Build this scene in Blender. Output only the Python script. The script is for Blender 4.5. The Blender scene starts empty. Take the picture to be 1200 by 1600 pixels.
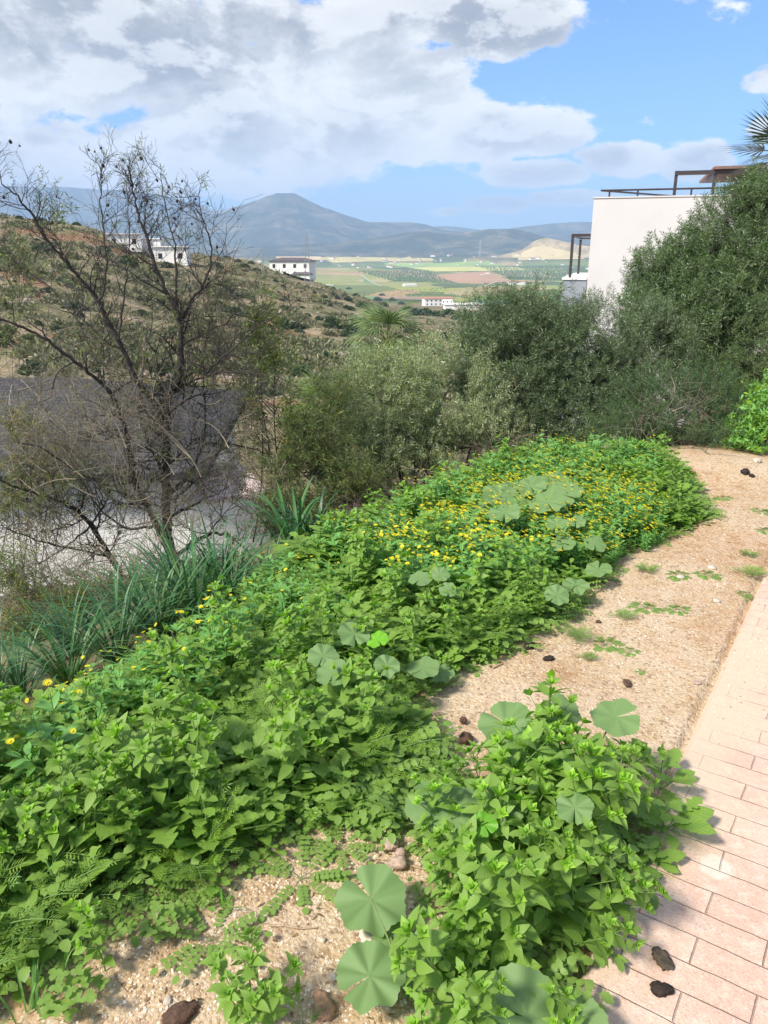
import bpy, math, random
import numpy as np
R = math.radians
rng = np.random.default_rng(7); random.seed(7)
SC = bpy.context.scene; COL = SC.collection

# ------------------------------------------------------------------ camera
PITCH = R(18.5); F = 1200.0; EYE = 1.6
cam = bpy.data.cameras.new("camera"); cam.sensor_fit = 'VERTICAL'; cam.sensor_height = 24.0
cam.lens = 24.0 * F / 1600.0; cam.clip_start = 0.05; cam.clip_end = 80000
co = bpy.data.objects.new("camera", cam); COL.objects.link(co)
co.location = (0, 0, EYE); co.rotation_euler = (math.pi/2 - PITCH, 0, 0); SC.camera = co

# ------------------------------------------------------------------ light
SUN_EL, SUN_AZ = R(47), R(-128)          # azimuth clockwise from +Y
SKY_K = 0.10
sd = bpy.data.lights.new("sun", 'SUN'); sd.energy = 3.9; sd.angle = R(9); sd.color = (1, .92, .78)
so = bpy.data.objects.new("sun", sd); COL.objects.link(so)
sv = np.array([math.sin(SUN_AZ)*math.cos(SUN_EL), math.cos(SUN_AZ)*math.cos(SUN_EL), math.sin(SUN_EL)])
from mathutils import Vector
so.rotation_euler = Vector(sv).to_track_quat('Z', 'Y').to_euler(); so.location = (-20, -10, 30)
SC.view_settings.view_transform = 'Standard'; SC.view_settings.look = 'None'
SC.view_settings.exposure = 0.76; SC.view_settings.gamma = 1
SC.cycles.max_bounces = 8; SC.cycles.diffuse_bounces = 4; SC.cycles.transmission_bounces = 4
SC.cycles.use_denoising = True; SC.cycles.volume_bounces = 2
try: SC.cycles.volume_max_steps = 64
except Exception: pass

def pdir(px, py):
    dx = (px-600)/F; dy = (800-py)/F; c, s = math.cos(PITCH), math.sin(PITCH)
    return np.array([dx, c+dy*s, -s+dy*c])
def P(px, py, Y):                         # point on the ray of a pixel at depth Y
    d = pdir(px, py); return np.array([0, 0, EYE]) + d*(Y/d[1])
def PZ(px, py, z):                        # point where the ray meets height z
    d = pdir(px, py); return np.array([0, 0, EYE]) + d*((z-EYE)/d[2])

class NT:
    def __init__(s, tree): s.t = tree; s.n = tree.nodes; s.l = tree.links
    def new(s, ty, **kw):
        nd = s.n.new(ty)
        for k, v in kw.items(): setattr(nd, k, v)
        return nd
    def put(s, sock, v):
        if isinstance(v, bpy.types.NodeSocket): s.l.new(v, sock)
        elif v is not None:
            if isinstance(v, (tuple, list)) and len(v) == 3 and sock.type == 'RGBA': v = (*v, 1)
            sock.default_value = v
    def m(s, op, a, b=None, c=None, clamp=False):
        nd = s.new('ShaderNodeMath', operation=op); nd.use_clamp = clamp
        for i, v in enumerate((a, b, c)): s.put(nd.inputs[i], v) if v is not None else None
        return nd.outputs[0]
    def vm(s, op, a, b=None, out=0):
        nd = s.new('ShaderNodeVectorMath', operation=op); s.put(nd.inputs[0], a)
        if b is not None: s.put(nd.inputs[1], b)
        return nd.outputs[out]
    def mix(s, f, a, b, bt='MIX'):
        nd = s.new('ShaderNodeMix', data_type='RGBA', blend_type=bt)
        s.put(nd.inputs[0], f); s.put(nd.inputs[6], a); s.put(nd.inputs[7], b); return nd.outputs[2]
    def mr(s, v, a, b, c=0., d=1., smooth=False):
        nd = s.new('ShaderNodeMapRange'); nd.interpolation_type = 'SMOOTHSTEP' if smooth else 'LINEAR'
        for i, x in enumerate((v, a, b, c, d)): s.put(nd.inputs[i], x)
        return nd.outputs[0]
    def noise(s, vec, sc, det=4, ro=.55, dist=0., out=0):
        nd = s.new('ShaderNodeTexNoise'); s.put(nd.inputs['Vector'], vec); s.put(nd.inputs['Scale'], sc)
        nd.inputs['Detail'].default_value = det; nd.inputs['Roughness'].default_value = ro
        nd.inputs['Distortion'].default_value = dist; return nd.outputs[out]
    def vor(s, vec, sc, feat='F1', out='Distance', rnd=1.):
        nd = s.new('ShaderNodeTexVoronoi', feature=feat); s.put(nd.inputs['Vector'], vec); s.put(nd.inputs['Scale'], sc)
        nd.inputs['Randomness'].default_value = rnd; return nd.outputs[out]
    def ramp(s, v, stops, interp='LINEAR'):
        nd = s.new('ShaderNodeValToRGB'); cr = nd.color_ramp; cr.interpolation = interp
        while len(cr.elements) < len(stops): cr.elements.new(.5)
        for e, (p, c) in zip(cr.elements, stops): e.position = p; e.color = (*c, 1)
        s.put(nd.inputs[0], v); return nd.outputs[0]
    def xyz(s, x, y, z=0.):
        nd = s.new('ShaderNodeCombineXYZ')
        for i, v in enumerate((x, y, z)): s.put(nd.inputs[i], v)
        return nd.outputs[0]

# ------------------------------------------------------------------ sky
W = bpy.data.worlds.new("World"); SC.world = W; W.use_nodes = True
T = NT(W.node_tree); T.n.clear()
sky = T.new('ShaderNodeTexSky', sky_type='NISHITA'); sky.sun_disc = False
sky.sun_elevation = SUN_EL; sky.sun_rotation = SUN_AZ % (2*math.pi); sky.air_density = 1.0; sky.dust_density = .6; sky.ozone_density = 1.6
gen = T.new('ShaderNodeTexCoord').outputs['Generated']
sp = T.new('ShaderNodeSeparateXYZ'); T.put(sp.inputs[0], gen)
az = T.m('ARCTAN2', sp.outputs[0], sp.outputs[1]); el = T.m('ARCSINE', sp.outputs[2])
ae = T.xyz(az, el)
BL = [(60,60,330,170,1.),(330,120,260,150,1.),(120,235,420,80,.95),(480,215,270,80,1.),(620,150,150,85,.9),(790,205,165,42,.9),
      (815,28,165,58,.95),(620,15,160,42,.8),(440,60,60,38,.35),(965,248,70,30,1.2),(850,272,95,24,1.1),(1100,250,70,34,1.25),
      (1182,128,46,32,.9),(1195,205,42,34,1.),(705,331,32,10,1.1),(775,320,75,15,1.15),(890,310,85,16,1.15),(460,280,180,20,.6),(200,285,360,36,.7),
      (1012,186,34,14,.5),(975,143,45,14,.4),(1130,55,35,16,.3),(1060,305,120,14,.5),(660,335,90,10,.35)]
dens = None
for (bx, by, rx, ry, st) in BL:
    d = pdir(bx, by); d = d/np.linalg.norm(d); a0 = math.atan2(d[0], d[1]); e0 = math.asin(d[2])
    q = T.vm('MULTIPLY', T.vm('SUBTRACT', ae, (a0, e0, 0.)), (F/rx, F/ry, 1.))
    v = T.mr(T.vm('LENGTH', q, out=1), .15, 1.25, st, 0., True)
    dens = v if dens is None else T.m('MAXIMUM', dens, v)
offm = T.mr(T.m('ABSOLUTE', az), .55, .85, 0., 1., True)
hi = T.mr(el, .36, .6, 0., 1., True)
bgc = T.m('MULTIPLY', T.m('MAXIMUM', offm, hi), T.mr(T.noise(gen, 2.2, 3), .4, .62, 0., .95, True))
dens = T.m('MAXIMUM', dens, bgc)
els = T.m('MULTIPLY', el, 1.7)
def cn(off):
    v = T.xyz(T.m('ADD', az, off[0]), T.m('ADD', els, off[1]), 0.3)
    a = T.noise(v, 5.5, 9, .56, .25); b = T.noise(T.vm('ADD', v, (3., 1., 2.)), 15., 7, .66)
    return T.m('ADD', T.m('MULTIPLY', a, .70), T.m('MULTIPLY', b, .31))
n0 = cn((0, 0)); n1 = cn((-.02, .035))
tot = T.m('ADD', T.m('MULTIPLY', dens, .62), T.m('SUBTRACT', n0, .5)); tot = T.m('ADD', tot, T.m('MULTIPLY', T.m('SUBTRACT', n0, .5), 1.8))
mask = T.mr(tot, .20, .36, 0., 1., True)
thick = T.mr(tot, .25, .85, 0., 1.)
lit = T.mr(T.m('SUBTRACT', n0, n1), -.05, .055, 0., 1., True)
lowf = T.mr(T.noise(T.xyz(az, els, 2.), 4.2, 4, .5), .42, .62, 0., 1., True)
dark = T.m('MULTIPLY', T.mr(el, .03, .2, .35, 1.), T.m('MULTIPLY', T.m('ADD', T.m('MULTIPLY', thick, .65), T.m('MULTIPLY', lowf, .35)), T.m('SUBTRACT', 1., T.m('MULTIPLY', lit, .75))))
ccol = T.ramp(dark, [(0., (1.05, 1.02, .97)), (.25, (.70, .69, .68)), (.55, (.40, .40, .415)), (1., (.25, .26, .29))])
ccol = T.vm('SCALE', ccol); 
T.n.active = None
sc_node = ccol.node; sc_node.inputs[3].default_value = .72/SKY_K
haz = T.mr(el, .0, .13, .75, 0., True)
skyc = T.vm('MULTIPLY', sky.outputs[0], (.48, .80, 1.28))
skyc = T.mix(haz, skyc, (4.2, 6.0, 7.4))
fin = T.mix(mask, skyc, ccol)
fin = T.mix(T.mr(el, -.02, 0., 1., 0.), fin, (2.2, 2.3, 2.2))
bg = T.new('ShaderNodeBackground'); T.put(bg.inputs[0], fin); bg.inputs[1].default_value = SKY_K
wo = T.new('ShaderNodeOutputWorld'); T.l.new(bg.outputs[0], wo.inputs[0])

# ------------------------------------------------------------------ noise
_tab = rng.random((256, 256))
def vnoise(x, y):
    x = np.asarray(x, float); y = np.asarray(y, float)
    xi = np.floor(x).astype(int); yi = np.floor(y).astype(int); fx = x-xi; fy = y-yi
    fx = fx*fx*(3-2*fx); fy = fy*fy*(3-2*fy)
    a = _tab[xi % 256, yi % 256]; b = _tab[(xi+1) % 256, yi % 256]; c = _tab[xi % 256, (yi+1) % 256]; d = _tab[(xi+1) % 256, (yi+1) % 256]
    return (a*(1-fx)+b*fx)*(1-fy)+(c*(1-fx)+d*fx)*fy
def fbm(x, y, o=4, ridged=False):
    t = 0; a = .5; s = 0
    for i in range(o):
        v = vnoise(x*2**i+17.3*i, y*2**i+5.1*i)
        if ridged: v = 1-abs(2*v-1)
        t = t+a*v; s += a; a *= .5
    return t/s
def sstep(a, b, x): t = np.clip((x-a)/(b-a), 0, 1); return t*t*(3-2*t)

# ------------------------------------------------------------------ terrain
DU = np.array([-.839, .545]); DS = np.array([.545, .839])
PATH_U = .35
def elev(px, py): d = pdir(px, py); return d[2]/math.hypot(d[0], d[1])
def azpx(px, py=430): d = pdir(px, py); return math.atan2(d[0], d[1])
RR = [45, 80, 150, 250, 330, 450, 800, 1300, 2000, 2900]
TAB = {-900:[720,600,440,330,330,360,430,450,438,418],
       0:   [700,600,450,340,335,360,430,450,438,418],
       130: [700,600,470,356,350,370,430,455,438,418],
       250: [690,600,500,398,388,400,430,455,438,418],
       380: [680,600,510,416,404,425,450,458,438,418],
       480: [670,600,525,444,438,470,470,460,438,418],
       560: [660,600,530,468,462,478,474,462,438,418],
       650: [660,605,545,503,492,482,474,462,438,418],
       760: [660,610,560,520,500,484,474,462,438,418],
       2000:[660,610,560,520,500,484,474,462,438,418]}
xs = sorted(TAB); AZT = np.array([azpx(x) if x > -700 else R(-60) for x in xs])
ZT = np.array([[EYE + r*elev(max(min(x, 1100), 0), y) for r, y in zip(RR, TAB[x])] for x in xs]); LR = np.log(RR)
def far_z(azv, r):
    lr = np.log(np.clip(r, 45, 2900)); ia = np.interp(azv, AZT, np.arange(len(AZT))); ir = np.interp(lr, LR, np.arange(len(LR)))
    a0 = np.clip(ia.astype(int), 0, len(AZT)-2); r0 = np.clip(ir.astype(int), 0, len(LR)-2); fa = ia-a0; fr = ir-r0
    fa = fa*fa*(3-2*fa)*.6+fa*.4
    return (ZT[a0, r0]*(1-fa)+ZT[a0+1, r0]*fa)*(1-fr)+(ZT[a0, r0+1]*(1-fa)+ZT[a0+1, r0+1]*fa)*fr
RIDGES = [ # r0, width in, width out, profile px->py
 (8500, 1250, 2000, [(-900,300),(0,288),(110,289),(200,294),(250,300),(300,314),(338,328),(360,323),(400,311),(440,312),(500,330),(600,352),(700,352),(722,354),(745,357),(800,366),(1300,366)]),
 (6300, 1700, 1500, [(-900,372),(100,350),(300,338),(345,333),(380,322),(415,306),(432,301),(460,301),(478,310),(505,323),(545,337),(575,346),(640,347),(668,351),(690,358),(760,366),(1300,366)]),
 (7300, 1500, 1500, [(-900,390),(650,388),(760,364),(810,355),(860,349),(905,346),(960,347),(1300,342)]),
 (4500, 750, 750, [(-900,388),(300,388),(420,384),(500,380),(560,374),(610,366),(640,361),(668,359),(700,364),(735,361),(765,356),(800,356),(830,362),(860,372),(900,382),(1300,380)]),
 (3700, 290, 250, [(-900,400),(780,398),(815,389),(835,374),(852,368),(880,374),(905,381),(960,387),(1300,394)]),
 (3350, 250, 250, [(-900,402),(300,398),(420,400),(560,402),(700,404),(800,402),(1300,402)])]
RP = []
for r0, wi, wo_, pr in RIDGES:
    RP.append((r0, wi, wo_, np.array([azpx(max(x, -650), y) for x, y in pr]), np.array([EYE+r0*elev(x, y) for x, y in pr])))
def terr(x, y):
    x = np.asarray(x, float); y = np.asarray(y, float)
    r = np.hypot(x, y)+1e-6; azv = np.arctan2(x, y)
    u = x*DU[0]+y*DU[1]; s = x*DS[0]+y*DS[1]
    ue = 2.12-.75*sstep(5., 9., s); d = np.maximum(u-ue, 0); sl = .40+.75*sstep(4.5, 8.5, s)
    dn = d*sl; dn = np.where(d < .5, sl*d*d, sl*(d-.25)); near = -np.minimum(dn, 6.6+0*dn)
    near = near+(fbm(x*1.3+9, y*1.3, 3)-.5)*.05+np.minimum(d, 4)*.12*(fbm(x*.8, y*.8+4, 3)-.5)
    near = near+.10*np.exp(-(((x-2.6)**2+(y-5.9)**2)/.5))
    edge = sstep(.9, 0., u-PATH_U)*sstep(-.02, 0.1, u-PATH_U)*0
    near = np.where(u < PATH_U+.03, -.02, near*sstep(PATH_U, PATH_U+.25, u)+edge)
    f = far_z(azv, r); f = f+(fbm(x/35, y/35, 4)-.5)*np.clip((r-40)/60, 0, 1)*3.0*np.exp(-((r-150)/220)**2)+(fbm(x/6, y/6, 3)-.5)*np.exp(-((r-120)/120)**2)*1.2*np.clip((r-40)/40, 0, 1)
    back = sstep(R(95), R(60), np.abs(azv))
    w = sstep(24, 46, r)*sstep(3., 9., d)
    z = near*(1-w)+f*w
    zf = f*back+(1-back)*(-2-.02*np.minimum(r, 3000))
    z = np.where(r > 46, np.where(back > 0, zf*sstep(46, 80, r)+z*(1-sstep(46, 80, r)), z), z)
    if np.max(r) > 2500:
        pl = z; rg = fbm(x/750, y/750, 6, True); rg2 = fbm(x/250+3, y/250, 4, True)
        for r0, wi, wo_, A, Z in RP:
            H = np.interp(azv, A, Z); t = np.where(r < r0, (r0-r)/wi, (r-r0)/wo_)
            b = -58.
            env = np.clip(1-t, 0, 1); env = env**1.35
            hh = (H-b)*env; rough = (rg-.62)*.8+(rg2-.6)*.25
            z = np.maximum(z, b+hh*(1+rough*np.clip(t*2.2, .06, 1.)))
    return z
def hit(px, py, rmin=1., rmax=9000, n=1600):
    d = pdir(px, py); h = math.hypot(d[0], d[1]); rs = np.exp(np.linspace(math.log(rmin), math.log(rmax), n))
    X = d[0]/h*rs; Y = d[1]/h*rs; Z = EYE+d[2]/h*rs
    k = np.nonzero(terr(X, Y) >= Z)[0]; i = k[0] if len(k) else len(rs)-1
    return np.array([X[i], Y[i], float(terr(X[i], Y[i]))])
def on(x, y, dz=0.): return np.array([x, y, float(terr(x, y))+dz])

# ------------------------------------------------------------------ mesh helper
class G:
    def __init__(s): s.V = []; s.U = []; s.T3 = []; s.M3 = []; s.Q = []; s.MQ = []; s.n = 0
    def add(s, V, T3=None, Q=None, UV=None, mi=0):
        V = np.asarray(V, float).reshape(-1, 3)
        s.V.append(V); s.U.append(np.full((len(V), 2), 5.) if UV is None else np.asarray(UV, float))
        if T3 is not None and len(T3): a = np.asarray(T3, int)+s.n; s.T3.append(a); s.M3.append(np.full(len(a), 0)+mi)
        if Q is not None and len(Q): a = np.asarray(Q, int)+s.n; s.Q.append(a); s.MQ.append(np.full(len(a), 0)+mi)
        s.n += len(V); return s
    def fin(s):
        if len(s.V) != 1 or len(s.T3) > 1 or len(s.Q) > 1:
            s.V = [np.concatenate(s.V)]; s.U = [np.concatenate(s.U)]
            if s.T3: s.T3 = [np.concatenate(s.T3)]; s.M3 = [np.concatenate(s.M3)]
            if s.Q: s.Q = [np.concatenate(s.Q)]; s.MQ = [np.concatenate(s.MQ)]
        return s
    def inst(s, t, M, Tr):
        """many copies of a finished G merged: M (k,3,3), Tr (k,3)"""
        t.fin(); k = len(Tr)
        if k == 0: return s
        V = np.einsum('kij,nj->kni', M, t.V[0])+np.asarray(Tr)[:, None, :]; n = len(t.V[0])
        off = (np.arange(k)*n)[:, None, None]+s.n
        s.V.append(V.reshape(-1, 3)); s.U.append(np.tile(t.U[0], (k, 1)))
        if t.T3: s.T3.append((t.T3[0][None]+off).reshape(-1, 3)); s.M3.append(np.tile(t.M3[0], k))
        if t.Q: s.Q.append((t.Q[0][None]+off).reshape(-1, 4)); s.MQ.append(np.tile(t.MQ[0], k))
        s.n += k*n; return s
    def mesh(s, name, mats, smooth=True):
        s.fin(); me = bpy.data.meshes.new(name); V = s.V[0]; me.vertices.add(len(V)); me.vertices.foreach_set('co', V.astype(np.float32).ravel())
        t = s.T3[0] if s.T3 else np.zeros((0, 3), int); q = s.Q[0] if s.Q else np.zeros((0, 4), int)
        li = np.concatenate([t.ravel(), q.ravel()]); me.loops.add(len(li)); me.loops.foreach_set('vertex_index', li.astype(np.int32))
        ls = np.concatenate([np.arange(len(t))*3, len(t)*3+np.arange(len(q))*4]); me.polygons.add(len(ls)); me.polygons.foreach_set('loop_start', ls.astype(np.int32))
        mi = np.concatenate(([s.M3[0]] if s.M3 else [])+([s.MQ[0]] if s.MQ else [])); me.polygons.foreach_set('material_index', mi.astype(np.int32))
        uv = me.uv_layers.new(name='UVMap'); uv.data.foreach_set('uv', s.U[0][li].astype(np.float32).ravel())
        for m in mats if isinstance(mats, (list, tuple)) else [mats]: me.materials.append(m)
        me.polygons.foreach_set('use_smooth', np.full(len(ls), smooth)); me.update(calc_edges=True); me.validate(); return me
    def build(s, name, mats, parent=None, smooth=True, loc=None):
        if loc is not None: s.fin(); s.V[0] = s.V[0]-np.asarray(loc)
        o = bpy.data.objects.new(name, s.mesh(name, mats, smooth)); COL.objects.link(o)
        if loc is not None: o.location = loc
        if parent is not None: o.parent = parent
        return o
def tag(o, label=None, cat=None, group=None, kind=None):
    if label: o['label'] = label
    if cat: o['category'] = cat
    if group: o['group'] = group
    if kind: o['kind'] = kind
    return o
def empty(name, loc, label, cat, group=None, rz=0):
    o = bpy.data.objects.new(name, None); COL.objects.link(o); o.location = loc; o.rotation_euler.z = rz; o.empty_display_size = .1
    return tag(o, label, cat, group)
def copy_tree(o, parent=None, kids=None):
    c = o.copy(); COL.objects.link(c); c.parent = parent
    for ch in list(o.children): copy_tree(ch, c)
    return c
def norm(v): v = np.asarray(v, float); return v/(np.linalg.norm(v, axis=-1, keepdims=True)+1e-9)
def frames(d, up):
    """x axis along d, z near up -> (k,3,3) column frames"""
    d = norm(d); up = np.asarray(up, float)+0*d; y = norm(np.cross(up, d)); z = np.cross(d, y)
    return np.stack([d, y, z], -1)
def yaw(a, tilt=0, tdir=0, s=1.):
    a = np.atleast_1d(a); k = len(a); c, n = np.cos(a), np.sin(a); M = np.zeros((k, 3, 3)); M[:, 0, 0] = c; M[:, 0, 1] = -n; M[:, 1, 0] = n; M[:, 1, 1] = c; M[:, 2, 2] = 1
    t = np.zeros(k)+tilt; q = np.zeros(k)+tdir; ct, st = np.cos(t), np.sin(t); ax, ay = np.cos(q), np.sin(q)
    K = np.zeros((k, 3, 3)); K[:, 0, 0] = ct+ax*ax*(1-ct); K[:, 0, 1] = ax*ay*(1-ct); K[:, 0, 2] = ay*st; K[:, 1, 0] = ax*ay*(1-ct); K[:, 1, 1] = ct+ay*ay*(1-ct); K[:, 1, 2] = -ax*st
    K[:, 2, 0] = -ay*st; K[:, 2, 1] = ax*st; K[:, 2, 2] = ct
    return np.einsum('kij,kjl->kil', K, M)*(np.zeros(k)+s)[:, None, None]
def tube(g, pts, rad, sides=5, mi=0, cap=True):
    pts = np.asarray(pts, float); n = len(pts); rad = np.zeros(n)+rad
    d = np.gradient(pts, axis=0); d = norm(d); ref = np.array([.31, .17, .93]) if abs(norm(pts[-1]-pts[0])[2]) < .9 else np.array([1., .2, .1])
    x = norm(np.cross(d, ref)); y = np.cross(d, x); a = np.arange(sides)/sides*2*np.pi
    V = pts[:, None]+rad[:, None, None]*(x[:, None]*np.cos(a)[None, :, None]+y[:, None]*np.sin(a)[None, :, None])
    i = np.arange(n-1)[:, None]*sides; j = np.arange(sides)[None]; k = (j+1) % sides
    Q = np.stack([i+j, i+k, i+sides+k, i+sides+j], -1).reshape(-1, 4)
    g.add(V.reshape(-1, 3), Q=Q, mi=mi)
    if cap and sides > 3:
        g.add(V[-1], T3=[(0, m, m+1) for m in range(1, sides-1)], mi=mi); g.add(V[0], T3=[(0, m+1, m) for m in range(1, sides-1)], mi=mi)
def box(g, lo, hi, mi=0, rz=0, c=(0, 0)):
    V = np.array([(x, y, z) for x in (lo[0], hi[0]) for y in (lo[1], hi[1]) for z in (lo[2], hi[2])], float)
    g.add(V, Q=[(0, 1, 3, 2), (4, 6, 7, 5), (0, 4, 5, 1), (2, 3, 7, 6), (0, 2, 6, 4), (1, 5, 7, 3)], mi=mi)
def rock(r=1., sub=1, seed=0, flat=.7, jag=.25):
    rn = np.random.default_rng(seed); t = (1+5**.5)/2
    V = norm(np.array([(-1,t,0),(1,t,0),(-1,-t,0),(1,-t,0),(0,-1,t),(0,1,t),(0,-1,-t),(0,1,-t),(t,0,-1),(t,0,1),(-t,0,-1),(-t,0,1)], float)); V = [tuple(v) for v in V]
    Fc = [(0,11,5),(0,5,1),(0,1,7),(0,7,10),(0,10,11),(1,5,9),(5,11,4),(11,10,2),(10,7,6),(7,1,8),(3,9,4),(3,4,2),(3,2,6),(3,6,8),(3,8,9),(4,9,5),(2,4,11),(6,2,10),(8,6,7),(9,8,1)]
    for _ in range(sub):
        mid = {}; nf = []
        def mp(a, b):
            k = (min(a, b), max(a, b))
            if k not in mid: mid[k] = len(V); V.append(tuple(norm(np.array(V[a])+np.array(V[b]))))
            return mid[k]
        for a, b, c in Fc: ab, bc, ca = mp(a, b), mp(b, c), mp(c, a); nf += [(a, ab, ca), (b, bc, ab), (c, ca, bc), (ab, bc, ca)]
        Fc = nf
    V = np.array(V); V = V*(1+jag*(rn.random((len(V), 1))-.5)*1.2+jag*np.sin(V[:, :1]*3+seed)*.4); V = V*np.array([1., .8, flat])*r
    return G().add(V, T3=Fc)

# ------------------------------------------------------------------ materials
def mat(name):
    m = bpy.data.materials.new(name); m.use_nodes = True; t = NT(m.node_tree); t.n.clear()
    out = t.new('ShaderNodeOutputMaterial'); b = t.new('ShaderNodeBsdfPrincipled'); t.l.new(b.outputs[0], out.inputs[0]); return m, t, b, out
def plain(name, col, rough=.7, var=.15, scale=8., bump=0., metal=0.):
    m, t, b, o = mat(name); tc = t.new('ShaderNodeTexCoord').outputs['Object']; n = t.noise(tc, scale, 5, .6)
    f = t.mr(n, .3, .7, 1-var, 1+var); t.put(b.inputs['Base Color'], t.vm('MULTIPLY', tuple(col), t.xyz(f, f, f))); b.inputs['Roughness'].default_value = rough; b.inputs['Metallic'].default_value = metal
    if bump: bp = t.new('ShaderNodeBump'); bp.inputs['Strength'].default_value = bump; bp.inputs['Distance'].default_value = .01; t.put(bp.inputs['Height'], n); t.l.new(bp.outputs[0], b.inputs['Normal'])
    return m
def leafmat(name, c1, c2, back=None, c4=None, ribw=.13, ribf=.55, trans=.28, rough=.5, rib=None, stem=None, c3=None, veins=0.):
    m, t, b, o = mat(name); ge = t.new('ShaderNodeNewGeometry'); rnd = ge.outputs['Random Per Island']
    stops = [(0., c1), (.8, c2)] + ([(.95 if c4 else 1., c3)] if c3 else []) + ([(1., c4)] if c4 else []); c = t.ramp(rnd, stops)
    oi = t.new('ShaderNodeObjectInfo').outputs['Random']; f = t.mr(oi, 0, 1, .85, 1.15); c = t.vm('MULTIPLY', c, t.xyz(f, f, t.mr(oi, 0, 1, 1.1, .9)))
    uv = t.new('ShaderNodeUVMap').outputs[0]; su = t.new('ShaderNodeSeparateXYZ'); t.put(su.inputs[0], uv); au = t.m('ABSOLUTE', su.outputs[0])
    if rib:
        c = t.mix(t.mr(au, .03, ribw, ribf, 0.), c, rib)
        if veins:
            w = t.m('SINE', t.m('MULTIPLY', t.m('SUBTRACT', su.outputs[1], t.m('MULTIPLY', au, .22)), 48.)); c = t.mix(t.m('MULTIPLY', t.mr(w, .55, 1., 0., 1.), veins), c, rib)
            bp = t.new('ShaderNodeBump'); bp.inputs['Strength'].default_value = .18; bp.inputs['Distance'].default_value = .003
            t.put(bp.inputs['Height'], t.m('MULTIPLY', w, -1.)); t.l.new(bp.outputs[0], b.inputs['Normal'])
    c = t.mix(ge.outputs['Backfacing'], c, back if back else tuple(min(1, x*1.25+.02) for x in c2)) if back else c
    c = t.mix(t.mr(au, 3., 4.), c, stem if stem else tuple(x*.9 for x in c1))
    t.put(b.inputs['Base Color'], c); b.inputs['Roughness'].default_value = rough; b.inputs['Specular IOR Level'].default_value = .4
    tr = t.new('ShaderNodeBsdfTranslucent'); t.put(tr.inputs[0], t.vm('MULTIPLY', c, (1.25, 1.35, .7))); mx = t.new('ShaderNodeMixShader'); mx.inputs[0].default_value = trans
    t.l.new(b.outputs[0], mx.inputs[1]); t.l.new(tr.outputs[0], mx.inputs[2]); t.l.new(mx.outputs[0], o.inputs[0]); return m
M = {}
M['merc'] = leafmat('fresh_leaf', (.14,.35,.014), (.27,.52,.03), back=(.2,.34,.06), rib=(.3,.48,.12), stem=(.2,.34,.09), veins=.12, c3=(.22,.47,.06), c4=(.52,.42,.12))
M['merc_top'] = leafmat('young_leaf', (.22,.42,.04), (.30,.52,.07), rib=(.34,.55,.14), trans=.35)
M['lobe'] = leafmat('lobed_leaf', (.13,.36,.014), (.27,.54,.028), back=(.2,.34,.06), rib=(.32,.5,.12), stem=(.2,.36,.1), veins=.08, c3=(.24,.5,.05), c4=(.55,.45,.12))
M['pin'] = leafmat('pinnate_leaf', (.13,.31,.02), (.25,.47,.045), back=(.2,.33,.07), rib=(.18,.36,.12), stem=(.2,.3,.1), c3=(.2,.42,.07), c4=(.45,.38,.12))
M['feath'] = leafmat('feathery_leaf', (.15,.27,.03), (.25,.4,.05), stem=(.2,.36,.1), c3=(.2,.4,.12))
M['cal'] = leafmat('oblong_leaf', (.2,.37,.02), (.34,.54,.035), back=(.18,.4,.1), rib=(.24,.46,.12), stem=(.22,.4,.1), c3=(.26,.5,.08))
M['mallow'] = leafmat('mallow_leaf', (.09,.19,.055), (.14,.26,.085), back=(.18,.3,.11), rib=(.42,.56,.28), stem=(.22,.3,.1), rough=.6, ribw=.3, ribf=.8)
M['mallow_y'] = leafmat('young_mallow_leaf', (.14,.38,.02), (.16,.42,.03), rib=(.3,.5,.12), stem=(.22,.3,.1))
M['petal'] = leafmat('yellow_petal', (.90,.80,.03), (.95,.88,.06), trans=.3, stem=(.88,.68,.02), c3=(.92,.9,.12))
M['strap'] = leafmat('strap_leaf', (.03,.10,.035), (.06,.17,.055), rib=(.09,.2,.08), rough=.4, trans=.15, c3=(.13,.22,.07))
M['olive'] = leafmat('olive_leaf', (.042,.10,.025), (.115,.20,.055), back=(.19,.28,.14), rough=.42, trans=.2, c3=(.19,.24,.08), stem=(.14,.12,.08))
M['olive_pale'] = leafmat('pale_olive_leaf', (.17,.235,.09), (.32,.40,.18), back=(.42,.49,.31), rough=.45, trans=.22, c3=(.24,.27,.1), stem=(.16,.13,.09))
M['olive_dark'] = leafmat('dark_olive_leaf', (.05,.105,.03), (.13,.21,.065), back=(.2,.28,.15), rough=.42, trans=.18, c3=(.13,.17,.06), stem=(.1,.09,.06))
M['almond'] = leafmat('almond_leaf', (.09,.15,.035), (.18,.25,.07), rough=.5, trans=.3, c3=(.32,.28,.04), stem=(.14,.12,.08))
M['yellowing'] = leafmat('yellowing_leaf', (.24,.22,.05), (.34,.31,.08), rough=.5, trans=.3, c3=(.4,.3,.06))
M['asp'] = leafmat('needle_leaf', (.05,.12,.035), (.10,.2,.055), rough=.5, trans=.15, stem=(.2,.2,.1), c3=(.15,.2,.06))
M['palm'] = leafmat('palm_leaf', (.10,.17,.05), (.19,.27,.09), rough=.45, trans=.2, c3=(.3,.32,.12), stem=(.25,.24,.1))
M['palm_dark'] = leafmat('dark_palm_leaf', (.03,.07,.03), (.07,.12,.05), rough=.4, trans=.1, stem=(.16,.15,.08))
M['scrub'] = leafmat('scrub_leaf', (.05,.085,.035), (.10,.14,.06), trans=.1, stem=(.1,.08,.05))
M['scrub2'] = leafmat('pale_scrub_leaf', (.10,.125,.07), (.17,.19,.105), trans=.1, stem=(.14,.12,.08))
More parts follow.
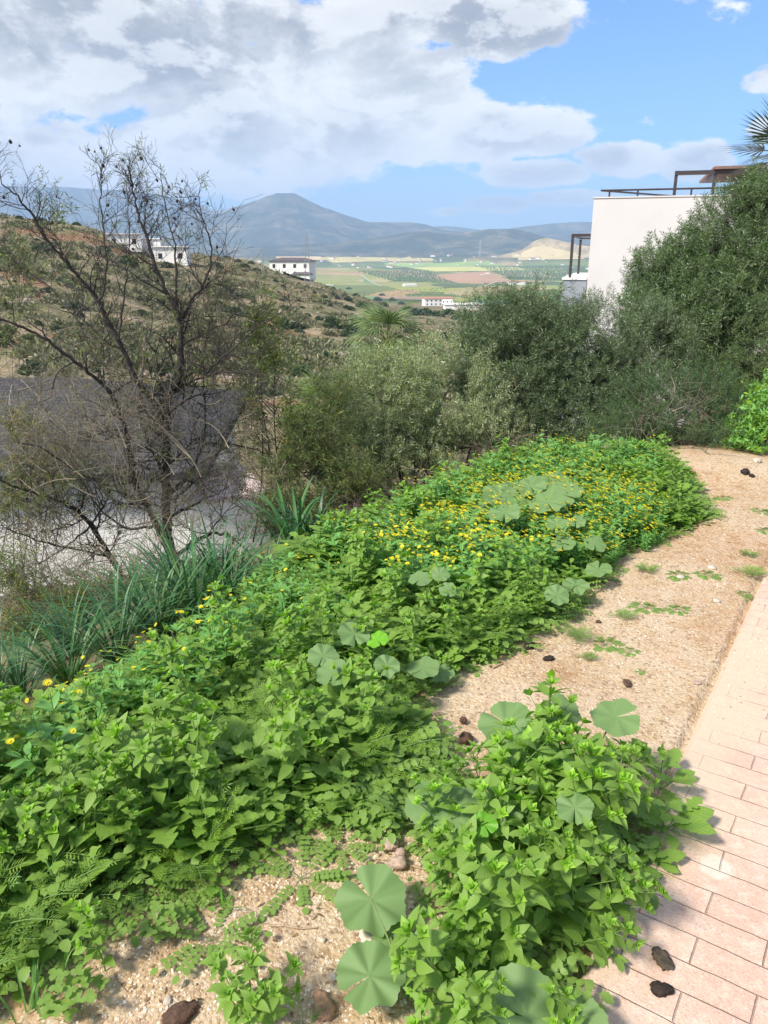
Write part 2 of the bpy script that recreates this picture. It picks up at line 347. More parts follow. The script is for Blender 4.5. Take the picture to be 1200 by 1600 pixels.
M['drygr'] = leafmat('dry_grass_leaf', (.13,.17,.07), (.27,.26,.13), trans=.15, c3=(.4,.34,.2))
M['grass'] = leafmat('grass_leaf', (.10,.26,.04), (.2,.42,.07), rib=(.3,.5,.12))
M['bark'] = plain('dark_bark', (.05,.042,.04), .9, .45, 30, .8)
M['bark2'] = plain('grey_bark', (.12,.10,.085), .9, .4, 25, .8)
M['twig'] = plain('grey_twig', (.24,.21,.155), .9, .4, 12)
M['nut'] = plain('dry_husk', (.03,.022,.018), .9, .3, 20)
M['white'] = plain('white_render', (.66,.645,.65), .85, .035, 1.2, .15)
M['whitef'] = plain('white_wall', (.84,.83,.80), .85, .06, .3)
M['bluegrey'] = plain('blue_grey_render', (.30,.33,.38), .85, .06, 2., .1)
M['steel'] = plain('brown_steel', (.07,.055,.055), .5, .15, 9, 0, .3)
M['brownpanel'] = plain('brown_panel', (.21,.125,.10), .7, .2, 5, .1)
M['tcotta'] = plain('terracotta', (.46,.24,.13), .85, .2, 4, .3)
M['rooff'] = plain('dark_roof', (.10,.085,.095), .8, .2, .8)
M['window'] = plain('window_dark', (.03,.03,.035), .2, .1, 3)
M['roofred'] = plain('clay_roof', (.42,.20,.12), .85, .2, 1)
M['ghouse'] = plain('greenhouse_sheet', (.28,.48,.42), .5, .1, .5)
M['pylon'] = plain('galvanised_steel', (.35,.36,.38), .6, .1, 3)
M['dung'] = plain('dark_dung', (.028,.016,.012), .75, .5, 60, 1.)
M['dung2'] = plain('brown_dung', (.10,.055,.035), .85, .5, 50, 1.)
M['stone'] = plain('pinkish_stone', (.42,.31,.25), .9, .3, 40, .6)
M['stone2'] = plain('grey_stone', (.55,.48,.39), .9, .3, 30, .6)
M['stick'] = plain('dry_stick', (.42,.30,.2), .9, .3, 60, .5)

def m_ground():
    m, t, b, o = mat('earth'); g = t.new('ShaderNodeNewGeometry').outputs['Position']
    n1 = t.noise(g, 1.1, 5, .6); n2 = t.noise(g, 9., 6, .65); n3 = t.noise(g, 70., 5, .7); v = t.vor(g, 95.); vc = t.vor(g, 95., out='Color'); v2 = t.vor(g, 38.); 
    base = t.ramp(n1, [(.32, (.42,.27,.14)), (.48, (.56,.41,.25)), (.62, (.62,.49,.33)), (.75, (.58,.36,.2))])
    n0 = t.noise(g, .75, 3, .5); base = t.mix(t.mr(n0, .5, .62, 0., .7, True), base, t.mix(n2, (.40,.22,.11), (.62,.40,.23))); base = t.mix(t.mr(n0, .46, .36, 0., .65, True), base, (.68,.57,.43))
    base = t.mix(t.mr(n2, .42, .66, 0., .55), base, (.62,.51,.39)); base = t.mix(t.mr(n2, .46, .3, 0., .5), base, (.29,.165,.085))
    sx = t.new('ShaderNodeSeparateColor'); t.put(sx.inputs[0], vc); 
    base = t.mix(t.m('MULTIPLY', t.mr(sx.outputs[0], .62, .95), t.mr(v, .55, .3)), base, (.74,.66,.54)); base = t.mix(t.m('MULTIPLY', t.mr(sx.outputs[1], .8, .95), .6), base, (.22,.13,.08))
    base = t.mix(t.mr(n3, .35, .7, 0., .35), base, (.25,.15,.08))
    # slope down: grassy litter; away from the terrace: dry grass and soil
    u = t.vm('DOT_PRODUCT', g, (-.839, .545, 0.), 1); gm = t.mr(t.m('ADD', u, t.m('MULTIPLY', n2, .8)), 2.2, 3.1, 0., 1., True)
    gcol = t.ramp(t.noise(g, 2.3, 6, .7), [(.3, (.09,.10,.05)), (.5, (.17,.15,.08)), (.7, (.26,.2,.13))])
    base = t.mix(gm, base, gcol)
    # mossy soil among the weeds
    t.put(b.inputs['Base Color'], base); b.inputs['Roughness'].default_value = .95; b.inputs['Specular IOR Level'].default_value = .1
    bp = t.new('ShaderNodeBump'); bp.inputs['Strength'].default_value = 1.; bp.inputs['Distance'].default_value = .007
    t.put(bp.inputs['Height'], t.m('ADD', t.m('MULTIPLY', n3, .7), t.m('ADD', t.m('MULTIPLY', v, -.55), t.m('MULTIPLY', v2, -.4)))); t.l.new(bp.outputs[0], b.inputs['Normal']); return m
M['earth'] = m_ground()
def m_hill():
    m, t, b, o = mat('scrub_hillside'); g = t.new('ShaderNodeNewGeometry').outputs['Position']
    n1 = t.noise(g, .022, 6, .62, .4); n2 = t.noise(g, .16, 6, .68); n3 = t.noise(g, .9, 5, .7); n4 = t.noise(T_add(t, g, (90., 20., 0.)), .035, 5, .65, .6)
    c = t.ramp(n2, [(.30, (.07,.085,.045)), (.42, (.15,.15,.08)), (.52, (.24,.21,.13)), (.62, (.36,.28,.19)), (.72, (.5,.41,.32))])
    c = t.mix(t.mr(n4, .52, .62, 0., .8, True), c, t.mix(n3, (.16,.075,.04), (.34,.19,.12)))
    c = t.mix(t.mr(n1, .52, .66, 0., .6, True), c, (.12,.15,.06)); c = t.mix(t.mr(n3, .62, .72, 0., .75), c, (.48,.42,.36)); c = t.mix(t.mr(n3, .43, .32, 0., .75), c, (.03,.04,.022))
    t.put(b.inputs['Base Color'], c); b.inputs['Roughness'].default_value = 1.; b.inputs['Specular IOR Level'].default_value = 0.
    bp = t.new('ShaderNodeBump'); bp.inputs['Strength'].default_value = 1.; bp.inputs['Distance'].default_value = .6; t.put(bp.inputs['Height'], t.m('ADD', n2, t.m('MULTIPLY', n3, .6))); t.l.new(bp.outputs[0], b.inputs['Normal']); return m
def T_add(t, a, b): return t.vm('ADD', a, b)
M['hill'] = m_hill()
def m_plain():
    m, t, b, o = mat('farmland'); g = t.new('ShaderNodeNewGeometry').outputs['Position']; q = t.vm('MULTIPLY', g, (1., .62, 0.)); q = T_add(t, q, t.vm('MULTIPLY', t.noise(g, .004, 3, out=1), (160., 160., 0.)))
    sx = t.new('ShaderNodeSeparateColor'); t.put(sx.inputs[0], t.vor(q, .0085, out='Color'))
    c = t.ramp(sx.outputs[0], [(0., (.18,.22,.07)), (.2, (.34,.34,.12)), (.36, (.44,.34,.15)), (.5, (.38,.40,.09)), (.62, (.52,.34,.18)), (.74, (.10,.14,.06)), (.86, (.48,.40,.2)), (1., (.2,.3,.08))], 'CONSTANT')  # crop tones, also standing in for bands of sun and cloud shadow
    n = t.noise(g, .02, 6, .7); c = t.mix(t.mr(n, .35, .65, 0., .5), c, (.15,.17,.08)); d = t.vor(g, .16); c = t.mix(t.m('MULTIPLY', t.mr(d, .42, .25), t.mr(sx.outputs[1], .35, .5)), c, (.035,.06,.03))
    t.put(b.inputs['Base Color'], c); b.inputs['Roughness'].default_value = 1.; b.inputs['Specular IOR Level'].default_value = 0.; return m
M['plain'] = m_plain()
def m_mount():
    m, t, b, o = mat('mountain_side'); g = t.new('ShaderNodeNewGeometry').outputs['Position']; n = t.noise(g, .0045, 8, .72, .5); n2 = t.noise(g, .02, 7, .75)
    c = t.ramp(n, [(.34, (.02,.03,.025)), (.48, (.07,.08,.06)), (.6, (.22,.18,.13)), (.74, (.42,.34,.25))]); c = t.mix(t.mr(n2, .4, .62, 0., .65), c, (.035,.045,.035))  # strong tone contrast stands in for shading of the relief
    # low rolling farmland at the foot
    s = t.new('ShaderNodeSeparateXYZ'); t.put(s.inputs[0], g); q = t.vm('MULTIPLY', g, (1., .5, 0.)); q = T_add(t, q, t.vm('MULTIPLY', t.noise(g, .004, 3, out=1), (200., 200., 0.)))
    v = t.new('ShaderNodeSeparateColor'); t.put(v.inputs[0], t.vor(q, .0052, out='Color'))
    fc = t.ramp(v.outputs[0], [(0., (.2,.25,.09)), (.2, (.5,.4,.18)), (.4, (.26,.3,.09)), (.55, (.62,.47,.24)), (.75, (.15,.19,.08)), (.88, (.6,.54,.2))], 'CONSTANT')
    fc = t.mix(t.mr(n2, .4, .65, 0., .45), fc, (.10,.12,.06))
    h = t.m('ADD', s.outputs[2], t.m('MULTIPLY', n, 80.)); f = t.m('MULTIPLY', t.mr(h, 42., -3., 0., 1., True), t.mr(t.vm('LENGTH', g, out=1), 4900., 3900.)); c = t.mix(f, c, fc)
    # knoll tinted ochre to stand in for the sunlight on it
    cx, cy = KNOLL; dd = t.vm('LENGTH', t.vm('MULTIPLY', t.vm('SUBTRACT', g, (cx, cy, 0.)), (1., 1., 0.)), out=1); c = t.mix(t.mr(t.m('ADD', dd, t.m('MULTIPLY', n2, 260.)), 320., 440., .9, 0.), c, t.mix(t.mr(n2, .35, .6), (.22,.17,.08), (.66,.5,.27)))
    t.put(b.inputs['Base Color'], c); b.inputs['Roughness'].default_value = 1.; b.inputs['Specular IOR Level'].default_value = 0.
    bp = t.new('ShaderNodeBump'); bp.inputs['Strength'].default_value = .8; bp.inputs['Distance'].default_value = 15.; t.put(bp.inputs['Height'], n2); t.l.new(bp.outputs[0], b.inputs['Normal']); return m
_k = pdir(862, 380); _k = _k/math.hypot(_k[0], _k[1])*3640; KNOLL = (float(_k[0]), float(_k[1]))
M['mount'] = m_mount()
def m_path():
    m, t, b, o = mat('stamped_brick_paving'); g = t.new('ShaderNodeNewGeometry').outputs['Position']
    wob = t.vm('MULTIPLY', t.vm('SUBTRACT', t.noise(g, 7., 3, out=1), (.5, .5, .5)), (.014, .014, 0.)); gg = T_add(t, g, wob)
    a = t.vm('DOT_PRODUCT', gg, (.839, -.545, 0.), 1); l = t.vm('DOT_PRODUCT', gg, (.545, .839, 0.), 1)
    bk = t.new('ShaderNodeTexBrick'); t.put(bk.inputs['Vector'], t.xyz(a, l)); bk.inputs['Scale'].default_value = 1.; bk.inputs['Mortar Size'].default_value = .003; bk.inputs['Mortar Smooth'].default_value = .9
    bk.inputs['Brick Width'].default_value = .29; bk.inputs['Row Height'].default_value = .086; bk.inputs['Color1'].default_value = (.62,.42,.335,1); bk.inputs['Color2'].default_value = (.67,.465,.37,1); bk.inputs['Mortar'].default_value = (.57,.42,.335,1)
    n1 = t.noise(g, 2.6, 5, .6); n2 = t.noise(g, 26., 6, .7); n3 = t.noise(g, 160., 4, .7); c = bk.outputs[0]
    c = t.mix(t.mr(n1, .42, .66, 0., .5), c, (.72,.58,.48)); c = t.mix(t.mr(n2, .50, .64, 0., .65), c, (.74,.62,.52)); c = t.mix(t.mr(t.noise(g, 55., 5, .75), .5, .66, 0., .5), c, (.50,.31,.245)); c = t.mix(t.mr(n3, .52, .72, 0., .65), c, (.36,.21,.155)); c = t.mix(t.mr(t.noise(g, 1.1, 6, .65), .5, .7, 0., .5), c, (.52,.40,.31)); c = t.mix(t.mr(t.noise(g, 260., 2), .6, .72, 0., .6), c, (.85,.76,.68))
    crack = t.m('MULTIPLY', t.m('POWER', bk.outputs[1], 1.6), t.mr(t.noise(g, 7., 5, .7), .40, .62)); c = t.mix(t.m('MULTIPLY', crack, .7), c, (.30,.18,.13))
    # dust and grit drifting over the edge from the earth strip
    uu = t.vm('DOT_PRODUCT', g, (-.839, .545, 0.), 1); du = t.mr(t.m('ADD', uu, t.m('MULTIPLY', t.m('SUBTRACT', n1, .5), 1.3)), -.05, .33, 0., .85, True)
    ll = t.mr(l, 1.9, 2.4); du = t.m('MULTIPLY', du, t.m('MULTIPLY', ll, t.mr(l, 4.2, 3.3))); c = t.mix(du, c, t.mix(n3, (.50,.36,.24), (.74,.63,.5)))
    c = t.mix(t.mr(t.m('ADD', t.vm('LENGTH', t.vm('SUBTRACT', g, (.905, 1.68, 0.02)), out=1), t.m('MULTIPLY', n2, .05)), .062, .075, .75, 0.), c, (.66,.62,.55))
    t.put(b.inputs['Base Color'], c); b.inputs['Roughness'].default_value = .9; b.inputs['Specular IOR Level'].default_value = .15
    bp = t.new('ShaderNodeBump'); bp.inputs['Strength'].default_value = .9; bp.inputs['Distance'].default_value = .006
    t.put(bp.inputs['Height'], t.m('ADD', t.m('MULTIPLY', t.m('MULTIPLY', bk.outputs[1], t.m('SUBTRACT', 1., du)), -.9), t.m('ADD', t.m('MULTIPLY', n2, .6), t.m('MULTIPLY', n3, .35)))); t.l.new(bp.outputs[0], b.inputs['Normal']); return m
M['path'] = m_path()
def m_tiles():
    m, t, b, o = mat('grey_roof_tiles'); g = t.new('ShaderNodeTexCoord').outputs['Object']; bk = t.new('ShaderNodeTexBrick'); s = t.new('ShaderNodeSeparateXYZ'); t.put(s.inputs[0], g)
    t.put(bk.inputs['Vector'], t.xyz(s.outputs[0], s.outputs[1])); bk.inputs['Scale'].default_value = 1.; bk.inputs['Brick Width'].default_value = .24; bk.inputs['Row Height'].default_value = .17; bk.inputs['Mortar Size'].default_value = .02
    bk.inputs['Color1'].default_value = (.06,.06,.062,1); bk.inputs['Color2'].default_value = (.10,.098,.10,1); bk.inputs['Mortar'].default_value = (.045,.045,.055,1)
    t.put(b.inputs['Base Color'], t.mix(t.mr(t.noise(g, 2., 4), .45, .7, 0., .4), bk.outputs[0], (.12,.117,.118))); b.inputs['Specular IOR Level'].default_value = .1; b.inputs['Roughness'].default_value = .95; return m
M['tiles'] = m_tiles()

# ------------------------------------------------------------------ ground sheets
def polar(name, r0, r1, nr, m, azs=None):
    if azs is None:
        inn = np.linspace(R(-40), R(40), 420); out = np.concatenate([np.linspace(R(-180), R(-41), 60), inn, np.linspace(R(41), R(180), 60)]); azs = out
    rs = np.exp(np.linspace(math.log(r0), math.log(r1), nr)); A, Rr = np.meshgrid(azs, rs); X = np.sin(A)*Rr; Y = np.cos(A)*Rr; Z = terr(X, Y); n = len(azs)
    i = np.arange(nr-1)[:, None]*n; j = np.arange(n-1)[None]; Q = np.stack([i+j, i+n+j, i+n+j+1, i+j+1], -1).reshape(-1, 4)[:, ::-1]
    g = G().add(np.stack([X, Y, Z], -1).reshape(-1, 3), Q=Q); o = g.build(name, m); o['kind'] = 'structure'; return o
polar('ground', .02, 46, 420, M['earth'])
polar('hillside', 46, 800, 200, M['hill'])
polar('fields', 800, 2900, 100, M['plain'])
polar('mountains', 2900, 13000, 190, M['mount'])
# brick path
s_ = np.linspace(-4, 40, 60); V = []
for s in s_:
    for (u, z) in ((PATH_U, -.05), (PATH_U, .006), (PATH_U-.015, .018), (-1.2, .018), (-3.2, .018)): p = DU*u+DS*s; V.append((p[0], p[1], z))
Q = [(a*5+b, (a+1)*5+b, (a+1)*5+b+1, a*5+b+1) for a in range(len(s_)-1) for b in range(4)]
o = G().add(V, Q=Q).build('path', M['path'], smooth=False); o['kind'] = 'structure'

# ------------------------------------------------------------------ leaf and plant templates
def leaf(L, W, n=5, fold=.22, droop=.25, prof=None, wave=0., x0=0.):
    v = np.linspace(0, 1, n+1); w = W*(prof(v) if prof else np.sin(np.pi*v**.8)**.85*1.0); w = np.maximum(w, W*.03); x = L*v; z = -droop*L*v*v
    V = []; U = []
    for i in range(n+1):
        wz = fold*w[i]+wave*W*math.sin(i*2.3)
        V += [(x[i], w[i], z[i]+wz), (x[i], 0, z[i]), (x[i], -w[i], z[i]+fold*w[i]-wave*W*math.sin(i*2.3+1))]; U += [(1, v[i]), (0, v[i]), (-1, v[i])]
    Q = [];
    for i in range(n): a = i*3; Q += [(a, a+1, a+4, a+3), (a+1, a+2, a+5, a+4)]
    return G().add(np.array(V)-np.array([x0, 0, 0]), Q=[q[::-1] for q in Q], UV=U)
ovate = lambda v: np.sin(np.pi*np.clip(v, 0, 1)**.72)**.9
def lobedp(k, depth=.6, top=1.): return lambda v: (np.sin(np.pi*v**(.9 if top < 1 else 1.25))**.7)*(1-depth+depth*np.abs(((v*k) % 1)*2-1))
L_merc = leaf(1, .255, 7, .22, .3, ovate); L_mtop = leaf(1, .29, 5, .3, .12, ovate); L_mtop.MQ[0][:] = 1
L_obl = leaf(1, .17, 4, .2, .3, lambda v: np.sin(np.pi*v**1.15)**.6)
L_lobe = leaf(1, .30, 14, .18, .3, lambda v: np.sin(np.pi*np.clip(v, 0, 1)**1.5*.97+.05)**.7*(.38+.62*np.abs(((v*4.5+.25) % 1)*2-1)), .06)
L_lobe2 = leaf(1, .34, 10, .15, .35, lambda v: (np.sin(np.pi*v**1.4)**.7)*(.6+.4*np.abs(((v*4+.1) % 1)*2-1)), .08)
L_round = leaf(1, .46, 5, .15, .2, lambda v: np.sin(np.pi*v)**.55*(.85+.15*np.cos(v*30)))
L_nar = G().add([(0, 0, 0), (.45, .09, .02), (1, 0, -.05), (.45, -.09, .02)], Q=[(0, 3, 2, 1)], UV=[(0, 0), (1, .5), (0, 1), (-1, .5)])
L_thin = G().add([(0, 0, 0), (.4, .06, .0), (1, 0, -.1), (.4, -.06, .0)], Q=[(0, 3, 2, 1)], UV=[(0, 0), (1, .5), (0, 1), (-1, .5)])
def put(g, t, o, d, up, s): g.inst(t, frames(np.array([d]), np.array([up]))*s, np.array([o]))
def rnd3(k=None): return rng.normal(size=3 if k is None else (k, 3))
def shoot(g, o, d, ln, nodes, ls, side=True, lt=L_merc, open_=1.):
    o = np.array(o, float); d = norm(d); pts = [o]; dd = d.copy(); 
    for i in range(nodes): dd = norm(dd+rnd3()*.08+np.array([0, 0, .08])); pts.append(pts[-1]+dd*ln/nodes*(1.25-.5*i/nodes))
    tube(g, pts, np.linspace(.0028, .0013, len(pts))*(ls/.07)**.5, 4, cap=False)
    a0 = rng.random()*6.28; x = norm(np.cross(dd, (.3, .9, .2))); y = np.cross(dd, x)
    for i in range(1, nodes+1):
        f = i/nodes; a = a0+i*1.5708+rng.normal()*.15; L = ls*(1.05-.25*f) if f < .85 else ls*.72
        for q in (0, math.pi):
            out = x*math.cos(a+q)+y*math.sin(a+q); k = (.25+.5*f*f)*open_; put(g, lt, pts[i]+out*.003, norm(out+dd*k+rnd3()*.1), norm(dd-out*k+rnd3()*.1), L*(.85+.3*rng.random()))
            if side and i >= 2 and i < nodes and rng.random() < .5: shoot(g, pts[i], norm(out*.75+dd), ln*.3*(1.1-.4*f), 2, ls*.62, False, lt)
    for q in range(4):
        a = a0+.8+q*1.57; out = x*math.cos(a)+y*math.sin(a); put(g, L_mtop if lt is L_merc else lt, pts[-1], norm(out+dd*1.1), norm(dd-out), ls*.46); put(g, L_mtop if lt is L_merc else lt, pts[-1]+dd*.004, norm(out*.5+dd*1.4+rnd3()*.2), norm(dd-out), ls*.3)
L_rs = leaf(1, .42, 8, .15, .25, lambda v: np.sin(np.pi*v**.9)**.6*(.82+.18*np.abs(((v*4.) % 1)*2-1)))
def frond(g, o, d, up, L, pairs, ll, lt=L_rs, droop=.5, end=1.5, st=.0012):
    d = norm(d); pts = [np.array(o)]; dd = d
    for i in range(8): pts.append(pts[-1]+dd*L/8); dd = norm(dd+np.array([0, 0, -droop/8*1.6]))
    pts = np.array(pts); tube(g, pts, np.linspace(st*1.6, st, 9), 3, cap=False); sd = norm(np.cross(d, up))
    for i in range(pairs):
        f = .3+.65*i/pairs; p = pts[0]+0; k = f*8; a = int(k); p = pts[a]*(1-k+a)+pts[min(a+1, 8)]*(k-a); t = norm(pts[min(a+1, 8)]-pts[a]); upn = norm(np.cross(sd, t)); upn = upn if upn[2] > 0 else -upn
        for q in (-1, 1): put(g, lt, p, norm(sd*q+t*.45+rnd3()*.08), norm(upn+rnd3()*.22), ll*(.6+.55*f)*(.85+.3*rng.random()))
    put(g, lt, pts[-1], dd, norm(np.cross(sd, dd)*(1 if np.cross(sd, dd)[2] > 0 else -1)), ll*end)
def t_merc(h=.34, n=6, ls=.088):
    g = G(); shoot(g, (0, 0, 0), (rng.normal()*.12, rng.normal()*.12, 1), h, n, ls); return g.fin()
def t_lobe(n=10, L=.135):
    g = G()
    for i in range(n):
        a = i*2.4+rng.random()*.4; e = .5+1.0*rng.random(); d = np.array([math.cos(a), math.sin(a), e]); r0 = np.array([0, 0, .02])+norm(d)*.06*rng.random()
        tube(g, [(0, 0, 0), r0+norm(d)*.04], .0016, 3, cap=False); put(g, L_lobe if rng.random() < .6 else L_lobe2, r0+norm(d)*.035, d, (-math.cos(a)*e, -math.sin(a)*e, 1), L*(.6+.55*rng.random()))
    st = [(0, 0, 0), (.01, .0, .1), (.0, .01, .2)]; tube(g, st, .003, 4, cap=False)
    for i in range(7): a = i*2.4; put(g, L_lobe2, (.0, .0, .07+.02*i), (math.cos(a), math.sin(a), .7), (-.7*math.cos(a), -.7*math.sin(a), 1), L*.62*(1-.05*i))
    return g.fin()
def t_pin(n=9, L=.24, e0=.9):
    g = G()
    for i in range(n): a = i*2.4+rng.random()*.5; e = e0*(.35+rng.random()); frond(g, (0, 0, .01), (math.cos(a), math.sin(a), e), (0, 0, 1), L*(.7+.5*rng.random()), 6, .034, end=1.2)
    return g.fin()
def t_feath(n=9, L=.2):
    pn = G(); tube(pn, [(0, 0, 0), (1, 0, 0)], .02, 3, cap=False)
    for i in range(4):
        for q in (-1, 1): put(pn, L_nar, (.25+.2*i, 0, 0), (.8, q, .1), (0, 0, 1), .42)
    put(pn, L_nar, (.9, 0, 0), (1, 0, 0), (0, 0, 1), .4); pn.fin(); g = G()
    for i in range(n): a = i*2.4+rng.random()*.5; e = .5+1.1*rng.random(); frond(g, (0, 0, .03*rng.random()), (math.cos(a), math.sin(a), e), (0, 0, 1), L*(.7+.5*rng.random()), 7, .042, pn, .4, .9)
    return g.fin()
def t_cal(h=.3):
    g = G(); tops = []
    for j in range(5):
        a = j*2.4+rng.random(); d = np.array([math.cos(a)*.35, math.sin(a)*.35, 1]); p = np.array([0, 0, 0.]); pts = [p]; dd = norm(d); hh = h*(.75+.35*rng.random())
        for i in range(6): pts.append(pts[-1]+dd*hh/6); dd = norm(dd+rnd3()*.08+np.array([0, 0, .05]))
        tube(g, pts, np.linspace(.0024, .0012, 7), 3, cap=False); tops.append(pts[-1])
        for i in range(1, 6):
            for q in range(3): b = rng.random()*6.28; put(g, L_obl, pts[i], (math.cos(b), math.sin(b), .7), (-math.cos(b)*.5, -math.sin(b)*.5, 1), .07*(1.1-.1*i)*(.8+.4*rng.random()))
    return g.fin(), tops
def t_clover(n=26):
    g = G()
    for i in range(n):
        a = rng.random()*6.28; r = .09*rng.random()**.5; h = .05+.08*rng.random(); p = np.array([math.cos(a)*r, math.sin(a)*r, h]); tube(g, [(p[0]*.3, p[1]*.3, 0), p], .0008, 3, cap=False)
        for k in range(3): b = a+k*2.09; put(g, L_round, p, (math.cos(b), math.sin(b), .15), (0, 0, 1), .026)
    return g.fin()
def flower(r=.0098):
    g = G(); n = 14; V = []; T_ = []
    for i in range(n):
        a = i/n*6.283; b = a+.16; V += [(0, 0, 0), (math.cos(a-.16)*r*.8, math.sin(a-.16)*r*.8, .0035), (math.cos(a)*r*1.12, math.sin(a)*r*1.12, .004), (math.cos(b)*r*.8, math.sin(b)*r*.8, .0035)]; T_.append((i*4, i*4+1, i*4+2, i*4+3))
    g.add(V, Q=T_, UV=[(1, 1)]*len(V)); d = rock(r*.42, 1, 3, .6, .05); d.fin(); g.add(d.V[0]+np.array([0, 0, .003]), T3=d.T3[0]); return g.fin()
TP = dict(merc=[t_merc(.30+.03*i, 6+i % 2) for i in range(4)], lobe=[t_lobe() for i in range(3)], pin=[t_pin() for i in range(3)], feath=[t_feath() for i in range(3)], clo=[t_clover() for i in range(2)])
CAL = [t_cal() for i in range(3)]; TP['cal'] = [c[0] for c in CAL]; FL = flower()
TPM = dict(merc='merc', lobe='lobe', pin='pin', feath='feath', clo='pin', cal='cal')

# ------------------------------------------------------------------ weeds
def inpoly(p, poly):
    x, y = p[:, 0], p[:, 1]; c = np.zeros(len(p), bool); j = len(poly)-1
    for i in range(len(poly)):
        xi, yi = poly[i]; xj, yj = poly[j]; cond = ((yi > y) != (yj > y)) & (x < (xj-xi)*(y-yi)/(yj-yi+1e-12)+xi); c ^= cond; j = i
    return c
def edged(p, poly):
    d = np.full(len(p), 9.)
    for i in range(len(poly)):
        a = np.array(poly[i-1]); b = np.array(poly[i]); ab = b-a; t = np.clip(((p-a)@ab)/(ab@ab), 0, 1); d = np.minimum(d, np.linalg.norm(p-a-t[:, None]*ab, axis=1))
    return d
gp = lambda L: [tuple(PZ(x, y, 0)[:2]) for x, y in L]
MAIN = gp([(-420,1640),(-150,1640),(20,1560),(90,1500),(200,1440),(330,1400),(420,1330),(500,1285),(600,1290),(700,1300),(700,1230),(690,1180),(640,1100),(720,1060),(800,1020),(890,960),(930,915),(1010,860),(1110,812),(1090,770),(1030,752),(960,740),(860,748),(740,790),(600,868),(470,950),(400,995),(200,1100),(0,1190),(-300,1370)])
for _i in range(19, 30): MAIN[_i] = tuple(np.array(MAIN[_i])+DU*(.16 if _i > 25 or _i < 22 else .42)+DS*(.35 if _i in (19, 20, 21) else 0))
CLUMP = gp([(735,1275),(830,1235),(940,1240),(980,1300),(965,1400),(900,1480),(855,1560),(830,1640),(815,1760),(720,1800),(680,1640),(690,1500),(680,1400),(700,1330)])
def scatter(poly, spacing, jit=.5):
    P_ = np.array(poly); lo, hi = P_.min(0), P_.max(0); n = ((hi-lo)/spacing).astype(int)+1; gx, gy = np.meshgrid(np.arange(n[0]), np.arange(n[1])); p = np.stack([gx.ravel(), gy.ravel()], 1)*spacing+lo; p = p+(rng.random(p.shape)-.5)*spacing*2*jit
    return p[inpoly(p, poly)]
def rngscale(p, poly, lo=.45, w=.22): return lo+(1-lo)*sstep(0, w, edged(p, poly))
pts = scatter(MAIN, .064); keep = np.hypot(pts[:, 0], pts[:, 1]) > .9; pts = pts[keep]; sc = rngscale(pts, MAIN)*(.72+.62*fbm(pts[:, 0]*2.6+2, pts[:, 1]*2.6, 3))
sv_ = pts@DS; uv_ = pts@DU; nz = fbm(pts[:, 0]*1.7, pts[:, 1]*1.7, 3); n2 = rng.random(len(pts)); rd = np.hypot(pts[:, 0], pts[:, 1])
kind = np.empty(len(pts), object)
FZ = gp([(570,925),(660,855),(760,800),(860,790),(1000,800),(1040,850),(960,895),(800,925),(640,970)])
infz = inpoly(pts, FZ)
calz = sstep(.3, .75, 1-np.abs(uv_-1.75)/.9)*sstep(3.2, 3.9, sv_)+.55*sstep(1.75, 2.1, uv_)
for i in range(len(pts)):
    r_ = n2[i]; b = nz[i]
    if rng.random() < (.88 if infz[i] else calz[i]*.45): k = 'cal'
    elif b < .42: k = 'lobe' if r_ < .6 else 'merc' if r_ < .8 else 'pin'
    elif b < .52: k = 'pin' if r_ < .5 else 'feath' if r_ < .75 else 'lobe'
    elif b < .6: k = 'merc' if r_ < .55 else 'lobe' if r_ < .8 else 'feath'
    else: k = 'lobe' if r_ < .3 else 'pin' if r_ < .5 else 'feath' if r_ < .6 else 'merc' if r_ < .75 else 'clo'
    if uv_[i] < 1.15 and sv_[i] < 2.6 and rng.random() < .55: k = 'pin'
    if sc[i] < .6 and k in ('merc', 'lobe') and rng.random() < .6: k = 'pin' if rng.random() < .6 else 'clo'
    kind[i] = k
LAB = dict(merc=('mercury_weed', 'weed with pairs of pointed oval leaves mixed into the big green weed bank', 'upright weeds with oval leaves in the bank'),
           lobe=('lobed_leaf_weed', 'weed with long deeply lobed bright leaves in the big green weed bank', 'lobed leaf weeds in the bank'),
           pin=('round_leaflet_weed', 'weed with arching stalks of small rounded leaflets in the green weed bank', 'weeds of rounded leaflets in the bank'),
           feath=('feathery_weed', 'weed with finely divided feathery leaves in the green weed bank', 'feathery weeds in the bank'),
           clo=('clover_plant', 'low clover plant with three part leaves at the weed bank', 'clover plants in the bank'),
           cal=('yellow_daisy_plant', 'branching weed with small yellow daisy flowers in the weed bank', 'yellow daisy plants in the bank'))
NTH = dict(merc=90, lobe=90, pin=90, feath=70, clo=40, cal=110)
HSC = dict(merc=.74, lobe=.95, pin=.88, feath=1.05, clo=1.0, cal=.92)
protos = {}
for k in TP:
    protos[k] = []
    for j, t in enumerate(TP[k]):
        o = t.mesh(LAB[k][0], [M[TPM[k]], M['merc_top']]); protos[k].append(o)
FLM = FL.mesh('flower', M['petal'])
def add_flowers(root, j, nmax=5):
    for tp in CAL[j][1][:nmax]:
        f = bpy.data.objects.new('flower', FLM); COL.objects.link(f); f.parent = root; f.location = tp; f.rotation_euler = (rng.normal()*.35-.15, rng.normal()*.3, 0); s = .8+.35*rng.random(); f.scale = (s, s, s); f.location.z += .03
